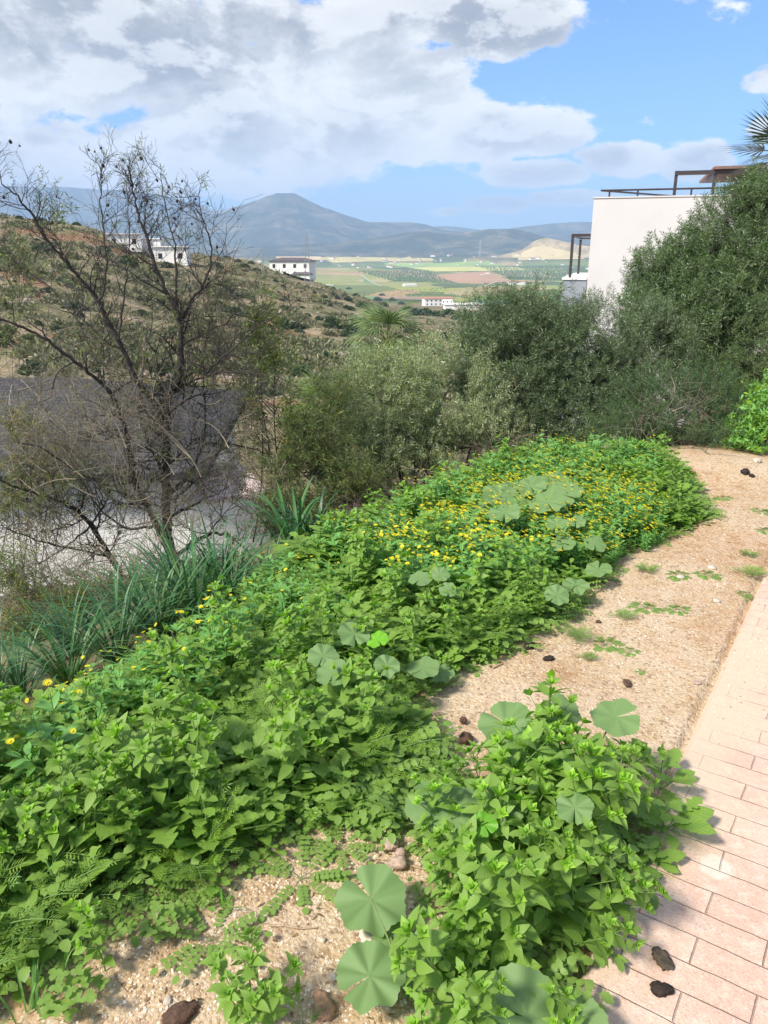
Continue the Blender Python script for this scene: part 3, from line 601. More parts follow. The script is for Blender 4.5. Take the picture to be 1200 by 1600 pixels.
for k in TP:
    idx = np.nonzero(kind == k)[0]; idx = idx[np.argsort(rd[idx])]; near, far = idx[:NTH[k]], idx[NTH[k]:]
    nm, lb, gr = LAB[k]
    for i in near:
        j = rng.integers(len(TP[k])); o = bpy.data.objects.new(nm, protos[k][j]); COL.objects.link(o); s = sc[i]*HSC[k]*(.8+.4*rng.random()); o.scale = (s, s, s*(.9+.25*rng.random()))
        o.location = on(pts[i][0], pts[i][1], -.01); o.rotation_euler = (rng.normal()*.12, rng.normal()*.12, rng.random()*6.28); tag(o, lb, 'weed', gr)
        if k == 'cal': add_flowers(o, j, 5 if infz[i] else rng.integers(0, 4))
    if len(far):
        g = G(); gf = G()
        for j, t in enumerate(TP[k]):
            ii = far[np.arange(len(far)) % len(TP[k]) == j]
            if not len(ii): continue
            s = sc[ii]*HSC[k]*(.8+.4*rng.random(len(ii))); Mx = yaw(rng.random(len(ii))*6.28, rng.normal(size=len(ii))*.2, rng.random(len(ii))*6.28, s); Tr = np.array([on(*pts[i], -.01) for i in ii]); g.inst(t, Mx, Tr)
            if k == 'cal':
                for tp in CAL[j][1][:4]:
                    sel = rng.random(len(ii)) < (.25+.75*infz[ii]); q = Tr+np.einsum('kij,j->ki', Mx, tp)+np.array([0, 0, .03])
                    for _p in range(1 if rng.random() < .65 else 2): q = q+rng.normal(size=q.shape)*np.array([.02, .02, .006])*_p*1.3; gf.inst(FL, yaw(rng.random(sel.sum())*6, .4, 1.+rng.random(sel.sum())*2, .9+.3*rng.random(sel.sum())), q[sel])
        tag(g.build(nm+'_patch', [M[TPM[k]], M['merc_top']]), 'spreading mat of '+gr, 'weeds', kind='stuff')
        if k == 'cal': tag(gf.build('flower_patch', M['petal']), 'scatter of small yellow daisy heads over the far weed bank', 'flowers', kind='stuff')
# the clump beside the brick path
pc = scatter(CLUMP, .061); scl = rngscale(pc, CLUMP, .55, .16)
for p, s in zip(pc, scl):
    w = 'merc' if rng.random() < .84 else ('pin' if rng.random() < .6 else 'lobe')
    if s < .75 and p[0] > .55 and rng.random() < .5: w = 'pin'
    if p[1] < .95: w = 'lobe' if rng.random() < .3 else w
    nm = LAB[w][0]; o = bpy.data.objects.new(nm, protos[w][rng.integers(len(TP[w]))]); COL.objects.link(o); q = s*(.9+.28*rng.random()); o.scale = (q, q, q); o.location = on(p[0], p[1], -.01)
    tl = (1-s)*.9; c = pc.mean(0); dd = p-c; ang = math.atan2(dd[1], dd[0]); o.rotation_euler = (-math.sin(ang)*tl+rng.normal()*.1, math.cos(ang)*tl+rng.normal()*.1, rng.random()*6.28 if tl < .1 else 0)
    tag(o, dict(merc='weed with whorls of pointed oval leaves in the clump spilling onto the brick path', pin='weed with small rounded leaflets in the clump spilling onto the brick path', lobe='weed with lobed leaves in the clump spilling onto the brick path')[w], 'weed', dict(merc='oval leaf weeds in the clump by the path', pin='rounded leaflet weeds in the clump by the path', lobe='lobed weeds in the clump by the path')[w])
def single(kd, px, py, s, label, tilt=0, z=None, name=None, mesh=None, cat='weed', group=None, rz=None):
    p = hit(px, py); p[2] += .035 if p[:2]@DU < PATH_U+.05 else 0; o = bpy.data.objects.new(name or LAB[kd][0], mesh or protos[kd][rng.integers(len(TP[kd]))]); COL.objects.link(o); o.location = p; o.scale = (s, s, s if not tilt else s*tilt); o.rotation_euler.z = rng.random()*6.28 if rz is None else rz; tag(o, label, cat, group); return o
# lone plants on the bare earth in front
bushy = G(); 
for i in range(7):
    a = i*.9; shoot(bushy, (.02*math.cos(a), .02*math.sin(a), 0), (math.cos(a)*(.45 if i else 0), math.sin(a)*(.45 if i else 0), 1), .17 if i else .2, 4, .056)
single(None, 400, 1598, .92, 'lone bushy weed with oval leaves standing on bare gravel at the bottom of the picture', mesh=bushy.mesh('mercury_weed', [M['merc'], M['merc_top']]), name='mercury_weed')
single('merc', 165, 1520, .62, 'small oval leaf weed leaning out of the bank over the brown soil'); single('pin', 330, 1470, .55, 'low trailing weed with round leaflets left of the gravel patch', .4)
single('pin', 470, 1375, .6, 'trailing weed reaching from the bank down over the gravel', .35); single('pin', 530, 1325, .5, 'short round leaflet weed at the head of the lower gravel patch', .4)
single('clo', 120, 1585, .7, 'small clover tuft on the brown soil at the lower left'); single('clo', 260, 1470, .6, 'small clover tuft under the edge of the weed bank')
fl_w = t_pin(12, .2, .12).mesh('prostrate_weed', M['pin']); fl_f = t_feath(12, .17).mesh('prostrate_weed', M['feath'])
FW = [(905,1000,.7,'low flat weed on the sandy earth right of the two dark droppings'),(945,1010,.75,'second low flat weed beside the one near the dark droppings'),(985,1018,.5,'outer right sprig of the flat weed patch in the middle of the sand'),(920,1030,.35,'small sprig in front of the flat weed patch'),
      (1010,950,.8,'dark green flat weed on the sand below the daisy bank'),(1060,955,.7,'flat weed right of the dark green one on the sand'),(975,965,.5,'little weed left of the flat weeds on the sand'),(1100,900,.7,'flat weed across the earth between bank and path'),(1060,900,.7,'flat weed on the orange earth near the narrow end of the sand'),
      (1010,895,.6,'small pale weed on the edge of the bank at the narrow sand'),(1190,800,.9,'leafy weed at the right border of the earth strip'),(1190,830,.7,'small weed below the leafy one at the right border'),(1175,900,.7,'weed growing against the far corner of the brick path'),(1160,930,.4,'tiny weed in the dirt along the path kerb'),
      (960,890,.8,'pale flat weed at the foot of the daisy bank'),(905,915,.7,'low weed creeping out from under the daisy bank'),(1130,780,.7,'tiny flat weed on the orange mound of soil'),(1000,1050,.25,'tiny sprout in the open sand'),(1170,870,.5,'sprig of green by the stones near the path')]
for i, (x, y, s, lb) in enumerate(FW): single(None, x, y, s*.8, lb, .55, mesh=fl_w if i % 3 else fl_f, name='prostrate_weed')
single('lobe', 1030, 1250, .8, 'lobed weed arching over the bricks at the upper right edge of the clump', .8); single('lobe', 1035, 1315, .85, 'lobed weed lying on the bricks at the right of the clump', .6); single('lobe', 1010, 1370, .6, 'lobed weed sprawling from the clump onto the path', .5)
single('merc', 955, 1525, .45, 'small oval leaf weed lying on the path at the foot of the clump', .7)

# ------------------------------------------------------------------ mallows
def mallow_leaf(r, seed, wav=.15):
    rn = np.random.default_rng(seed); n = 57; V = [(0, 0, 0)]; U = [(0, 0)]; a = np.linspace(R(5), R(355), n)
    for k, rr in enumerate((.28, .55, .8, 1.)):
        for i in range(n):
            lob = 1+.05*math.cos(a[i]*7)+((.045*(i % 2)+.02*rn.random()) if k == 3 else 0); rad = r*rr*lob*(1-.3*math.exp(-((min(a[i], 6.283-a[i]))/.16)**2)); rib = abs(math.sin(a[i]*3.5))
            V.append((-math.cos(a[i])*rad*-1, math.sin(a[i])*rad, r*(wav*rr*rr*math.sin(a[i]*3.5*2+seed)*.5+.16*rr*rib*.6-.05*rr*rr+.16*rr*rr*math.sin(a[i]*2+seed)*(.4+.6*rn.random() if 0 else .7)))); U.append((math.sin(a[i]*3.5)*1.0 if rr < .95 else math.sin(a[i]*3.5), rr))
    V = np.array(V); V[:, 0] *= -1; T3 = [(0, 1+i, 2+i) for i in range(n-1)]; Q = []
    for k in range(3):
        for i in range(n-1): a0 = 1+k*n+i; Q.append((a0, a0+n, a0+n+1, a0+1))
    g = G(); g.add(V, T3=T3, Q=Q, UV=U); return g.fin()
def mallow(root_px, leaves, label, group='mallow plants with large round leaves', z0=0):
    b = hit(*root_px); root = empty('mallow_plant', b, label, 'mallow', group)
    for i, (px, py, w, h, yl) in enumerate(leaves):
        c = PZ(px, py, b[2]+h); dist = np.linalg.norm(c-np.array([0, 0, EYE])); r = w/2*dist/F*.98; g = mallow_leaf(r, int(px+py))
        tocam = norm(np.array([0, 0, EYE])-c); up = norm(np.array([0, 0, 1.])+tocam*.55+rnd3()*.16); d = b-c; d[2] = 0; d = norm(d+rnd3()*.02); fr = frames(np.array([d]), np.array([up]))
        fr = frames(np.cross(np.cross(up, d)[None], up[None]), up[None]); V = np.einsum('ij,nj->ni', fr[0], g.V[0])+c-b; g.V[0] = V
        g.build('leaf', M['mallow_y'] if yl else M['mallow'], root)
        q = G(); mid = (c-b)*.5+np.array([0, 0, .25*h]); e = c-b; t = np.linspace(0, 1, 8)[:, None]; tube(q, 2*t*(1-t)*mid+t*t*e+0*t, np.linspace(.0035, .002, 8), 5); q.build('stalk', M['mallow'], root)
mallow((640,1560), [(580,1405,98,.10,0),(578,1525,92,.10,0),(612,1465,52,.05,0),(665,1480,50,.12,0)], 'mallow with two flat round leaves held over the gravel beside the clump')
mallow((850,1290), [(790,1130,80,.26,0),(830,1205,68,.27,0),(822,1168,70,.25,0)], 'mallow with grey green leaves rising at the upper left of the path clump')
mallow((900,1260), [(875,1112,60,.27,0),(962,1120,70,.30,0)], 'mallow showing two leaves at the top of the path clump')
mallow((730,1400), [(672,1258,72,.22,0),(712,1262,76,.25,0),(762,1255,60,.26,0),(757,1288,38,.31,1),(800,1262,46,.3,0)], 'mallow with one yellow green leaf among grey green ones left of the clump')
mallow((880,1400), [(898,1262,52,.33,0),(930,1200,40,.33,0)], 'mallow with one round leaf in the middle of the clump')
mallow((860,1690), [(822,1590,120,.16,0),(898,1598,80,.13,0)], 'mallow with large leaves at the bottom edge of the picture')
mallow((800,815), [(x+rng.integers(-8, 8), y+rng.integers(-5, 5), 46+rng.integers(0, 14), .2+.12*rng.random(), 0) for x, y in ((782,780),(800,770),(822,762),(845,755),(868,762),(812,790),(838,778),(860,782),(880,775),(765,792),(852,795),(790,800))], 'big mallow heaped at the crest of the bank in front of the olives')
mallow((720,850), [(700,815,26,.15,0),(715,828,30,.18,0),(738,812,24,.2,0)], 'small mallow on the edge of the bank below the dead twigs')
mallow((550,1060), [(553,990,50,.28,0),(505,1025,48,.27,0),(590,1000,34,.27,1),(520,1052,52,.26,0)], 'mallow in the middle of the weed bank showing pale leaf undersides')
mallow((670,1090), [(605,1040,40,.25,0),(660,1045,52,.12,0),(690,1050,40,.07,0)], 'mallow at the border of the sand with broad pale leaves')
mallow((690,960), [(655,905,34,.27,0),(688,898,28,.27,0),(700,922,28,.26,0)], 'mallow among the lower daisies in the middle of the bank')
mallow((905,830), [(870,820,34,.25,0),(900,815,30,.25,0),(930,850,34,.2,0),(880,850,36,.2,0)], 'mallow within the daisies near the top of the bank')
mallow((930,930), [(935,890,40,.1,0),(900,915,40,.12,0),(870,930,38,.15,0)], 'mallow at the foot of the daisies by the narrow sand')

# ------------------------------------------------------------------ strap leaved tufts
def tuft(n, L, W, lean=.6):
    g = G()
    for i in range(n):
        a = rng.random()*6.28; r = .05*rng.random()**.5; o = np.array([math.cos(a)*r, math.sin(a)*r, 0]); a2 = a+rng.normal()*.5; l = L*(.6+.5*rng.random()); d = norm(np.array([math.cos(a2)*lean*rng.random()*1.4, math.sin(a2)*lean*rng.random()*1.4, 1.])); k = 9; pts = [o]; dd = d; dr = .12+.25*rng.random()
        for j in range(k): pts.append(pts[-1]+dd*l/k); h = np.array([dd[0], dd[1], 0]); dd = norm(dd+norm(h+1e-3)*dr*.35+np.array([0, 0, -dr*(j/k)*1.3]))
        pts = np.array(pts); t = norm(np.gradient(pts, axis=0)); sd = norm(np.cross(t, (0.01, 0, 1))); w = W*np.sin(np.linspace(.5, 3.1, k+1))**.7
        sd0 = sd[1]; V = np.stack([pts+sd0*w[:, None], pts-np.array([0, 0, 1])*w[:, None]*.3, pts-sd0*w[:, None]], 1).reshape(-1, 3); U = np.stack([np.tile([1., 0., -1.], k+1), np.repeat(np.linspace(0, 1, k+1), 3)], 1)
        Q = [];
        for j in range(k): b = j*3; Q += [(b, b+1, b+4, b+3), (b+1, b+2, b+5, b+4)]
        g.add(V, Q=Q, UV=U)
    return g.fin()
TT = [tuft(75, .66, .0058).mesh('strap_leaf_tuft', M['strap']) for i in range(3)]; TU = tuft(38, .55, .011, .22).mesh('strap_leaf_tuft', M['strap'])
TL = ['arching strap leaf tuft just in from the left edge above the daisies', 'wide strap leaf tuft second from the left edge', 'strap leaf tuft in front, left of the bare tree foot', 'large arching strap leaf tuft directly below the bare tree trunk', 'largest strap leaf tuft, just right of the one below the trunk', 'strap leaf tuft between the largest one and the upright tufts', 'strap leaf tuft at the very foot of the bare tree trunk, behind the front ones', 'strap leaf tuft behind, left of the trunk foot', 'strap leaf tuft cut by the left edge of the picture', 'small strap leaf tuft right beside the upright tufts', 'rear strap leaf tuft under the drooping right limb of the bare tree', 'rear strap leaf tuft against the grey undergrowth at the left']
for ti, (x, y, Y, s, m_) in enumerate(((40,1130,3.,.75,0),(115,1120,3.0,.85,1),(190,1085,3.2,.95,2),(255,1050,3.4,1.,0),(315,1030,3.5,1.1,1),(370,1010,3.65,.85,2),(285,990,3.9,1.05,2),(215,1030,3.7,.9,1),(0,1110,3.3,.8,2),(420,985,3.8,.7,0),(350,970,4.0,1.,1),(120,1070,3.6,.8,0))):
    p = P(x, y, Y); o = bpy.data.objects.new('strap_leaf_tuft', TT[m_]); COL.objects.link(o); s *= .88; o.location = on(p[0], p[1], -.02); o.rotation_euler.z = rng.random()*6.28; o.scale = (s, s, s); tag(o, TL[ti], 'strap leaf tuft', 'tufts of arching strap leaves below the bare tree')
for x, y, Y, s, lb in ((462,955,4.3,1.,'upright tuft of broad dark strap leaves right of the arching tufts'),(495,945,4.4,.8,'shorter upright tuft of dark strap leaves nearest the olive shrubs')):
    p = P(x, y, Y); o = bpy.data.objects.new('strap_leaf_tuft', TU); COL.objects.link(o); o.location = on(p[0], p[1], -.02); o.scale = (s, s, s); o.rotation_euler.z = x; tag(o, lb, 'strap leaf tuft')
gb = tuft(14, .22, .004, .7).mesh('grass_tuft', M['grass'])
for x, y, s, lb in ((40,1600,1.,'bright grass tuft in the bottom left corner'),(350,1420,.5,'few grass blades at the edge of the bank above the soil'),(480,1600,.35,'thin grass blades right of the lone bushy weed'),(100,1540,.8,'grass blades under the weeds at lower left')): single(None, x, y, s*.65, lb, mesh=gb, name='grass_tuft', cat='grass tuft')

# ------------------------------------------------------------------ grit, stones, droppings, sticks
g = G(); chips = [rock(1, 0, k, .6, .5) for k in range(4)]; ZN = gp([(60,1560),(250,1440),(430,1320),(560,1270),(700,1290),(650,1420),(640,1640),(60,1700)]); ZS = gp([(640,1080),(780,1000),(900,930),(1000,850),(1100,790),(1100,735),(1250,735),(1230,860),(1180,920),(1080,1080),(1030,1160),(820,1180)])
for poly, n in ((ZN, 5200), (ZS, 4200), (gp([(1200,900),(1120,1000),(1040,1140),(1150,1180),(1300,1000)]), 700)):
    P_ = np.array(poly); q = P_.min(0)+rng.random((n*3, 2))*(P_.max(0)-P_.min(0)); q = q[inpoly(q, poly)][:n]; zz = terr(q[:, 0], q[:, 1]); zz = np.where(q@DU < PATH_U, .018, zz)
    for j in range(4): qq = q[j::4]; s = .0014+.0035*rng.random(len(qq))**5+.001*rng.random(len(qq)); g.inst(chips[j], yaw(rng.random(len(qq))*6.28, .3, 0, s), np.column_stack([qq, zz[j::4]+s*.2]))
def m_grit():
    m, t, b, o = mat('grit'); c = t.ramp(t.new('ShaderNodeNewGeometry').outputs['Random Per Island'], [(0., (.3,.2,.12)), (.35, (.5,.36,.23)), (.6, (.64,.52,.38)), (.85, (.78,.7,.6)), (1., (.85,.8,.72))]); t.put(b.inputs['Base Color'], c); b.inputs['Roughness'].default_value = .9; return m
M['grit'] = m_grit(); tag(g.build('gravel', M['grit'], smooth=False), 'fine pale grit over the bare earth', 'gravel', kind='stuff')
g = G(); q = []
for poly, n in ((ZN, 260), (ZS, 260)):
    P_ = np.array(poly); a = P_.min(0)+rng.random((n*3, 2))*(P_.max(0)-P_.min(0)); q.append(a[inpoly(a, poly)][:n])
q = np.concatenate(q); zz = terr(q[:, 0], q[:, 1])+.003; Lt = leaf(1, .2, 3, .3, -.3); st_ = G(); tube(st_, [(0, 0, 0), (1, .05, .02), (2.4, 0, 0)], .035, 3); st_.fin(); h_ = len(q)//2
g.inst(Lt, yaw(rng.random(h_)*6.28, .25, rng.random(h_)*6, .008+.014*rng.random(h_)), np.column_stack([q, zz])[:h_]); g.inst(st_, yaw(rng.random(len(q)-h_)*6.28, .1, rng.random(len(q)-h_)*6, .006+.02*rng.random(len(q)-h_)**2), np.column_stack([q, zz])[h_:])
M['litter'] = leafmat('dead_leaf', (.12,.07,.035), (.38,.26,.13), trans=.1, stem=(.28,.2,.12), c3=(.5,.4,.2)); tag(g.build('leaf_litter', M['litter']), 'dry leaf and twig litter on the earth', 'litter', kind='stuff')
def lump(name, px, py, w, mt, label, seed, flat=.6, cat='stone', el=1.): 
    p = PZ(px, py, .02 if (PZ(px, py, 0)[:2]@DU) < PATH_U else 0); p[2] = max(p[2], float(terr(p[0], p[1]))) ; dist = np.linalg.norm(p-np.array([0, 0, EYE])); r = w/2*dist/F; gg = rock(r, 2, seed, flat, .32); o = gg.build(name, mt); o.location = p+np.array([0, 0, r*flat*.45]); o.scale = (el, 1, 1); o.rotation_euler.z = seed*1.3; tag(o, label, cat); return o
lump('dropping', 826, 1012, 19, M['dung'], 'dark brown dropping on the sand, left of a pair', 3, .55, 'dropping', 1.2); lump('dropping', 857, 1031, 15, M['dung'], 'dark dropping on the sand, right one of a pair', 5, .6, 'dropping')
lump('dropping', 729, 1157, 22, M['dung2'], 'brown round dropping on soil between bank and mallow', 7, .75, 'dropping'); lump('dropping', 724, 1127, 13, M['dung2'], 'small brown dropping half hidden under the bank edge', 8, .7, 'dropping')
lump('dropping', 1035, 1500, 30, M['dung2'], 'flat cracked brown dropping on the bricks, upper of two', 11, .3, 'dropping').data.materials[0] = plain('cracked_dung', (.10,.075,.05), .85, .5, 60, 1.)
lump('dropping', 1034, 1548, 25, M['dung'], 'small black dropping on the bricks, lower of two', 12, .5, 'dropping'); lump('dropping', 1162, 752, 14, M['dung'], 'dark dropping on the far mound of soil', 13, .6, 'dropping', 1.3); lump('dropping', 1173, 756, 9, M['dung'], 'smaller dark dropping on the far mound, right of another', 14, .6, 'dropping')
lump('dropping', 283, 1588, 34, M['dung2'], 'long brown clod at the bottom edge left of the lone weed', 15, .5, 'dropping', 1.5); lump('dropping', 505, 1572, 34, M['dung2'], 'reddish brown clod in the gravel right of the lone weed', 16, .35, 'dropping', 1.2).data.materials[0] = plain('reddish_clod', (.38,.23,.14), .9, .3, 40, .8)
for i, (x, y, w, mt, fl_, lb) in enumerate([(612,1322,24,'stone',.7,'pinkish stone beside the stick, upper left of three'),(626,1335,18,'stone',.7,'pinkish stone beside the stick, upper right of three'),(621,1352,26,'stone',.65,'pinkish grey stone beside the stick, lowest of three'),(575,1462,34,'stone2',.6,'grey stone showing under the round mallow leaf'),
        (903,762,10,'stone2',.6,'white pebble at the edge of the bank near the shrub'),(1180,738,14,'stone2',.5,'pale stone at the top of the soil mound'),(1063,905,13,'stone2',.35,'flat white stone on the orange earth'),(1120,940,12,'stone2',.35,'flat pale stone near the path, lower one'),(1112,890,14,'stone2',.3,'flat pale stone near the path, upper one'),
        (1090,1068,12,'stone',.4,'small reddish stone near the dusty path edge'),(980,1068,16,'dung2',.35,'flat reddish fragment on the sand below the flat weeds'),(915,943,14,'dung2',.45,'brown clod on the sand at the foot of the bank'),(935,972,9,'dung2',.5,'small brown clod on the sand'),
        (505,1470,9,'stone2',.6,'small pale pebble in the lower gravel, topmost'),(522,1528,12,'stone2',.6,'whitish pebble in the lower gravel right of the lone weed'),(262,1565,13,'stone2',.6,'whitish pebble on the soil above the long clod'),(428,1407,9,'stone2',.6,'tiny white stone near the trailing weed')]): lump('stone', x, y, w, M[mt], lb, 20+i, fl_)
def stick(px, label, r=.003):
    g = G(); q = [PZ(x, y, .008+.004*i) for i, (x, y) in enumerate(px)]; 
    for p in q: p[2] = float(terr(p[0], p[1]))+.006
    b = q[0].copy(); tube(g, [p-b for p in q], np.linspace(r, r*.6, len(q)), 6); o = g.build('stick', M['stick']); o.location = b; tag(o, label, 'stick')
stick([(420,1446),(445,1444),(470,1446),(494,1442)], 'straight pale stick lying on the gravel below the trailing weed'); stick([(586,1336),(620,1338),(650,1345),(690,1352)], 'thin grey stick beside the pinkish stones'); stick([(520,1390),(545,1380),(560,1372),(590,1368)], 'short bent twig above the round mallow leaf', .002); stick([(770,1042),(785,1034)], 'tiny stick at the edge of the sand', .004)

# ------------------------------------------------------------------ trees and shrubs
def twig_t(n, L, ll, leaf_t, r=.0018, spread=.8, mi=1):
    g = G(); tube(g, [(0, 0, 0), (L*.5, 0, .01*L), (L, 0, 0)], [r, r*.8, r*.5], 3, mi=0, cap=False); h = G()
    for i in range(n): f = .12+.88*i/n; a = i*2.4+rng.random()*.6; d = np.array([spread*.9, math.cos(a), math.sin(a)]); put(h, leaf_t, (L*f, 0, 0), d+rnd3()*.12, rnd3(), ll*(.75+.5*rng.random()))
    h.fin(); g.fin(); 
    if h.Q: h.MQ[0][:] = mi
    o = G(); o.inst(g, np.eye(3)[None], np.zeros((1, 3))); o.inst(h, np.eye(3)[None], np.zeros((1, 3))); return o.fin()
TW_OL = [twig_t(20, .17, .046, L_nar) for i in range(3)]; TW_AL = [twig_t(9, .16, .06, L_nar) for i in range(2)]; TW_AS = [twig_t(64, .36, .036, L_thin, .002, .9) for i in range(2)]; TW_BARE = [twig_t(4, .2, .03, L_nar, .0016)]
def crown(name, base, blobs, nt, tw, leafm, barkm, label, cat, group=None, trunk=.05, droop=0., up=.5, shell=.5, nbr=26, stems=1, sc_=1., outw=1.):
    base = np.array(base); root = empty(name, base, label, cat, group); C = np.array([b[0] for b in blobs]); Rr = np.array([b[1] for b in blobs]); vol = np.array([r[0]*r[1]*r[2] for r in Rr])**.85; vol /= vol.sum()
    g = G(); wood = G(); 
    bi = rng.choice(len(blobs), nt, p=vol); Rr = Rr*(.88+.24*rng.random((len(blobs), 1))); d = norm(rnd3(nt)); rad = (1-shell*rng.random(nt)**1.6); lump_ = .60+.74*fbm(d[:, 0]*2.2+bi*3.1+5, d[:, 2]*2.2+d[:, 1]*1.7, 3)+.12*fbm(d[:, 0]*7+bi, d[:, 2]*7+d[:, 1]*5, 2)
    pos = C[bi]+d*Rr[bi]*(rad*lump_)[:, None]; dirs = norm(d*outw+np.array([0, 0, up])+rnd3(nt)*.55); 
    ex = rng.random(nt) < .09; pos = np.where(ex[:, None], C[bi]+d*Rr[bi]*(lump_*(1.0+.22*rng.random(nt)))[:, None], pos); dirs = np.where(ex[:, None], norm(d+np.array([0, 0, 1.1])+rnd3(nt)*.3), dirs)
    keep = fbm(pos[:, 0]*3.1+7, pos[:, 2]*3.1+pos[:, 1]*2.3, 2) > .36; keep &= pos[:, 2] > terr(pos[:, 0], pos[:, 1])+.02; pos = pos[keep]; dirs = dirs[keep]
    for j, t in enumerate(tw):
        sel = np.arange(len(pos)) % len(tw) == j; k = sel.sum(); g.inst(t, frames(dirs[sel], rnd3(k))*(sc_*(.75+.5*rng.random(k)))[:, None, None], pos[sel]-base-dirs[sel]*.08*sc_)
    # limbs
    for i in range(len(blobs)):
        st = np.array([0, 0, 0.])+rnd3()*np.array([.06, .06, 0])*stems; e = C[i]-base; mid = e*.45+rnd3()*.1*np.linalg.norm(e)*.35; mid[2] = abs(e[2])*.35*np.sign(e[2]+1e-6); t = np.linspace(0, 1, 9)[:, None]; pts = (1-t)**2*st+2*t*(1-t)*mid+t*t*e; tr = trunk*(.6+.4*rng.random()); tube(wood, pts, np.linspace(tr, tr*.35, 9), 7)
        nb = max(4, int(nbr*vol[i]*3)); kk = rng.choice(len(pos), min(nb, len(pos))); 
        for b in kk:
            e2 = pos[b]-base; s0 = pts[rng.integers(4, 9)]; 
            if np.linalg.norm(e2-s0) > Rr[i].max()*1.6: continue
            m2 = (s0+e2)/2+rnd3()*.08; tt = np.linspace(0, 1, 6)[:, None]; tube(wood, (1-tt)**2*s0+2*tt*(1-tt)*m2+tt*tt*e2, np.linspace(tr*.3, .003, 6), 4, cap=False)
    wood.build('trunk', barkm, root); g.build('crown', [M['twig'] if barkm is not M['bark'] else M['bark2'], leafm], root); return root
def bl(L, Y=None, zr=1.): return [(P(x, y, yy), np.array([rp*yy/F, rp*yy/F*.9, rp2*yy/F])) for x, y, rp, rp2, yy in L]
b0 = on(.55, 7.0)
crown('olive_tree', on(.35, 7.1), bl([(600,630,90,88,7.4),(690,630,92,90,7.6),(560,720,70,70,7.2),(650,740,90,80,7.3),(735,720,80,80,7.4),(620,580,50,35,7.6),(700,810,70,45,7.0)]), 7800, TW_OL, M['olive_pale'], M['bark'], 'rounded pale grey green wild olive in the middle, behind the weed bank', 'olive tree', 'wild olives along the slope edge', trunk=.035, stems=3, sc_=.8)
crown('olive_tree', on(1.95, 7.6), bl([(790,530,70,70,8.2),(860,540,85,70,8.3),(930,560,80,75,8.4),(800,620,80,80,8.),(890,640,90,80,8.),(960,610,60,80,8.2),(760,580,50,60,8.1),(800,480,32,24,8.3),(830,700,55,50,7.6),(1000,540,60,60,8.6)]), 11500, TW_OL, M['olive_dark'], M['bark'], 'dense dark olive thicket below the white building wall', 'olive tree', 'wild olives along the slope edge', trunk=.04, stems=3, sc_=.85)
crown('olive_tree', on(4.5, 9.9), bl([(1035,470,55,55,9.6),(1020,425,38,38,9.6),(1075,415,58,55,9.7),(1115,470,85,85,9.5),(1165,365,66,62,9.7),(1205,310,58,42,9.8),(1060,520,80,70,9.3),(1150,540,90,80,9.2),(1230,400,90,110,9.6),(1000,500,40,40,9.2),(1110,590,60,40,9.)]), 14500, TW_OL, M['olive'], M['bark'], 'tall olive tree in front of the white building at the right', 'olive tree', 'wild olives along the slope edge', trunk=.06, stems=2, sc_=1.05)
crown('asparagus_shrub', on(2.6, 6.6), bl([(1000,670,60,50,6.6),(1050,650,70,50,6.7),(1110,660,60,55,6.7),(1060,700,80,40,6.4),(980,700,50,35,6.4),(1130,690,50,40,6.5)]), 1900, TW_AS, M['asp'], M['bark'], 'arching spiny shrub with needle leaves at the head of the earth strip', 'shrub', trunk=.012, up=.15, shell=.9, stems=4, sc_=.85)
crown('green_shrub', on(3.15, 6.1), bl([(1185,690,45,35,6.2),(1225,650,50,60,6.3),(1190,660,30,25,6.2)]), 900, [twig_t(14, .2, .05, L_obl) for _ in range(2)], M['cal'], M['twig'], 'bright green weedy shrub with yellow specks at the right edge beside the spiny shrub', 'shrub', trunk=.01, stems=3, sc_=.7)
crown('thin_shrub', on(-.35, 6.3), bl([(500,720,60,90,6.6),(455,800,60,70,6.3),(545,830,60,55,6.1),(520,640,40,60,6.8),(440,700,45,60,6.5),(560,760,50,60,6.4)]), 2900, TW_AL, M['almond'], M['bark2'], 'loose twiggy green shrub between the bare tree and the pale olive', 'shrub', trunk=.014, stems=4, sc_=.75, shell=.9)
crown('almond_sapling', on(-1.0, 6.8), bl([(400,500,36,50,6.9),(430,560,34,70,6.9),(405,620,40,60,6.8),(450,660,40,60,6.7)]), 420, TW_AL, M['almond'], M['bark'], 'slender almond sapling with dark narrow leaves right of the bare tree', 'tree', trunk=.014, stems=3, sc_=.95, shell=.95)
crown('undergrowth_shrub', on(-2.0, 4.9), bl([(120,950,100,50,4.9),(40,990,60,50,4.7),(230,930,60,40,5.1),(20,900,50,50,5.)]), 2000, TW_AL+TW_BARE, M['almond'], M['bark2'], 'low tangled olive green undergrowth at the left behind the strap leaves', 'shrub', trunk=.008, stems=6, sc_=.62, shell=.95)
crown('undergrowth_shrub', on(-.2, 5.2), bl([(560,900,60,40,5.2),(490,880,60,50,5.3),(620,850,60,30,5.6),(390,900,50,40,5.2)]), 1300, TW_AL+TW_BARE, M['almond'], M['bark2'], 'dark bramble undergrowth below the loose shrub at the bank edge', 'shrub', trunk=.006, stems=6, sc_=.62, shell=.95)
crown('undergrowth_shrub', on(-3.6, 6.6), bl([(30,680,50,60,6.5),(70,730,60,50,6.5),(20,780,40,40,6.4)]), 260, [twig_t(11, .16, .062, L_nar)], M['yellowing'], M['bark2'], 'yellowing almond shoots hanging at the left edge before the grey roof', 'shrub', trunk=.008, stems=3, sc_=.8, shell=.95)
crown('undergrowth_shrub', on(-3.9, 7.4), bl([(30,420,40,60,7.4),(90,340,40,30,7.4),(20,520,40,60,7.3)]), 160, TW_AL, M['almond'], M['bark2'], 'thin green leafy shoots rising at the left edge through the bare branches', 'shrub', trunk=.008, stems=3, sc_=.8, shell=.95)

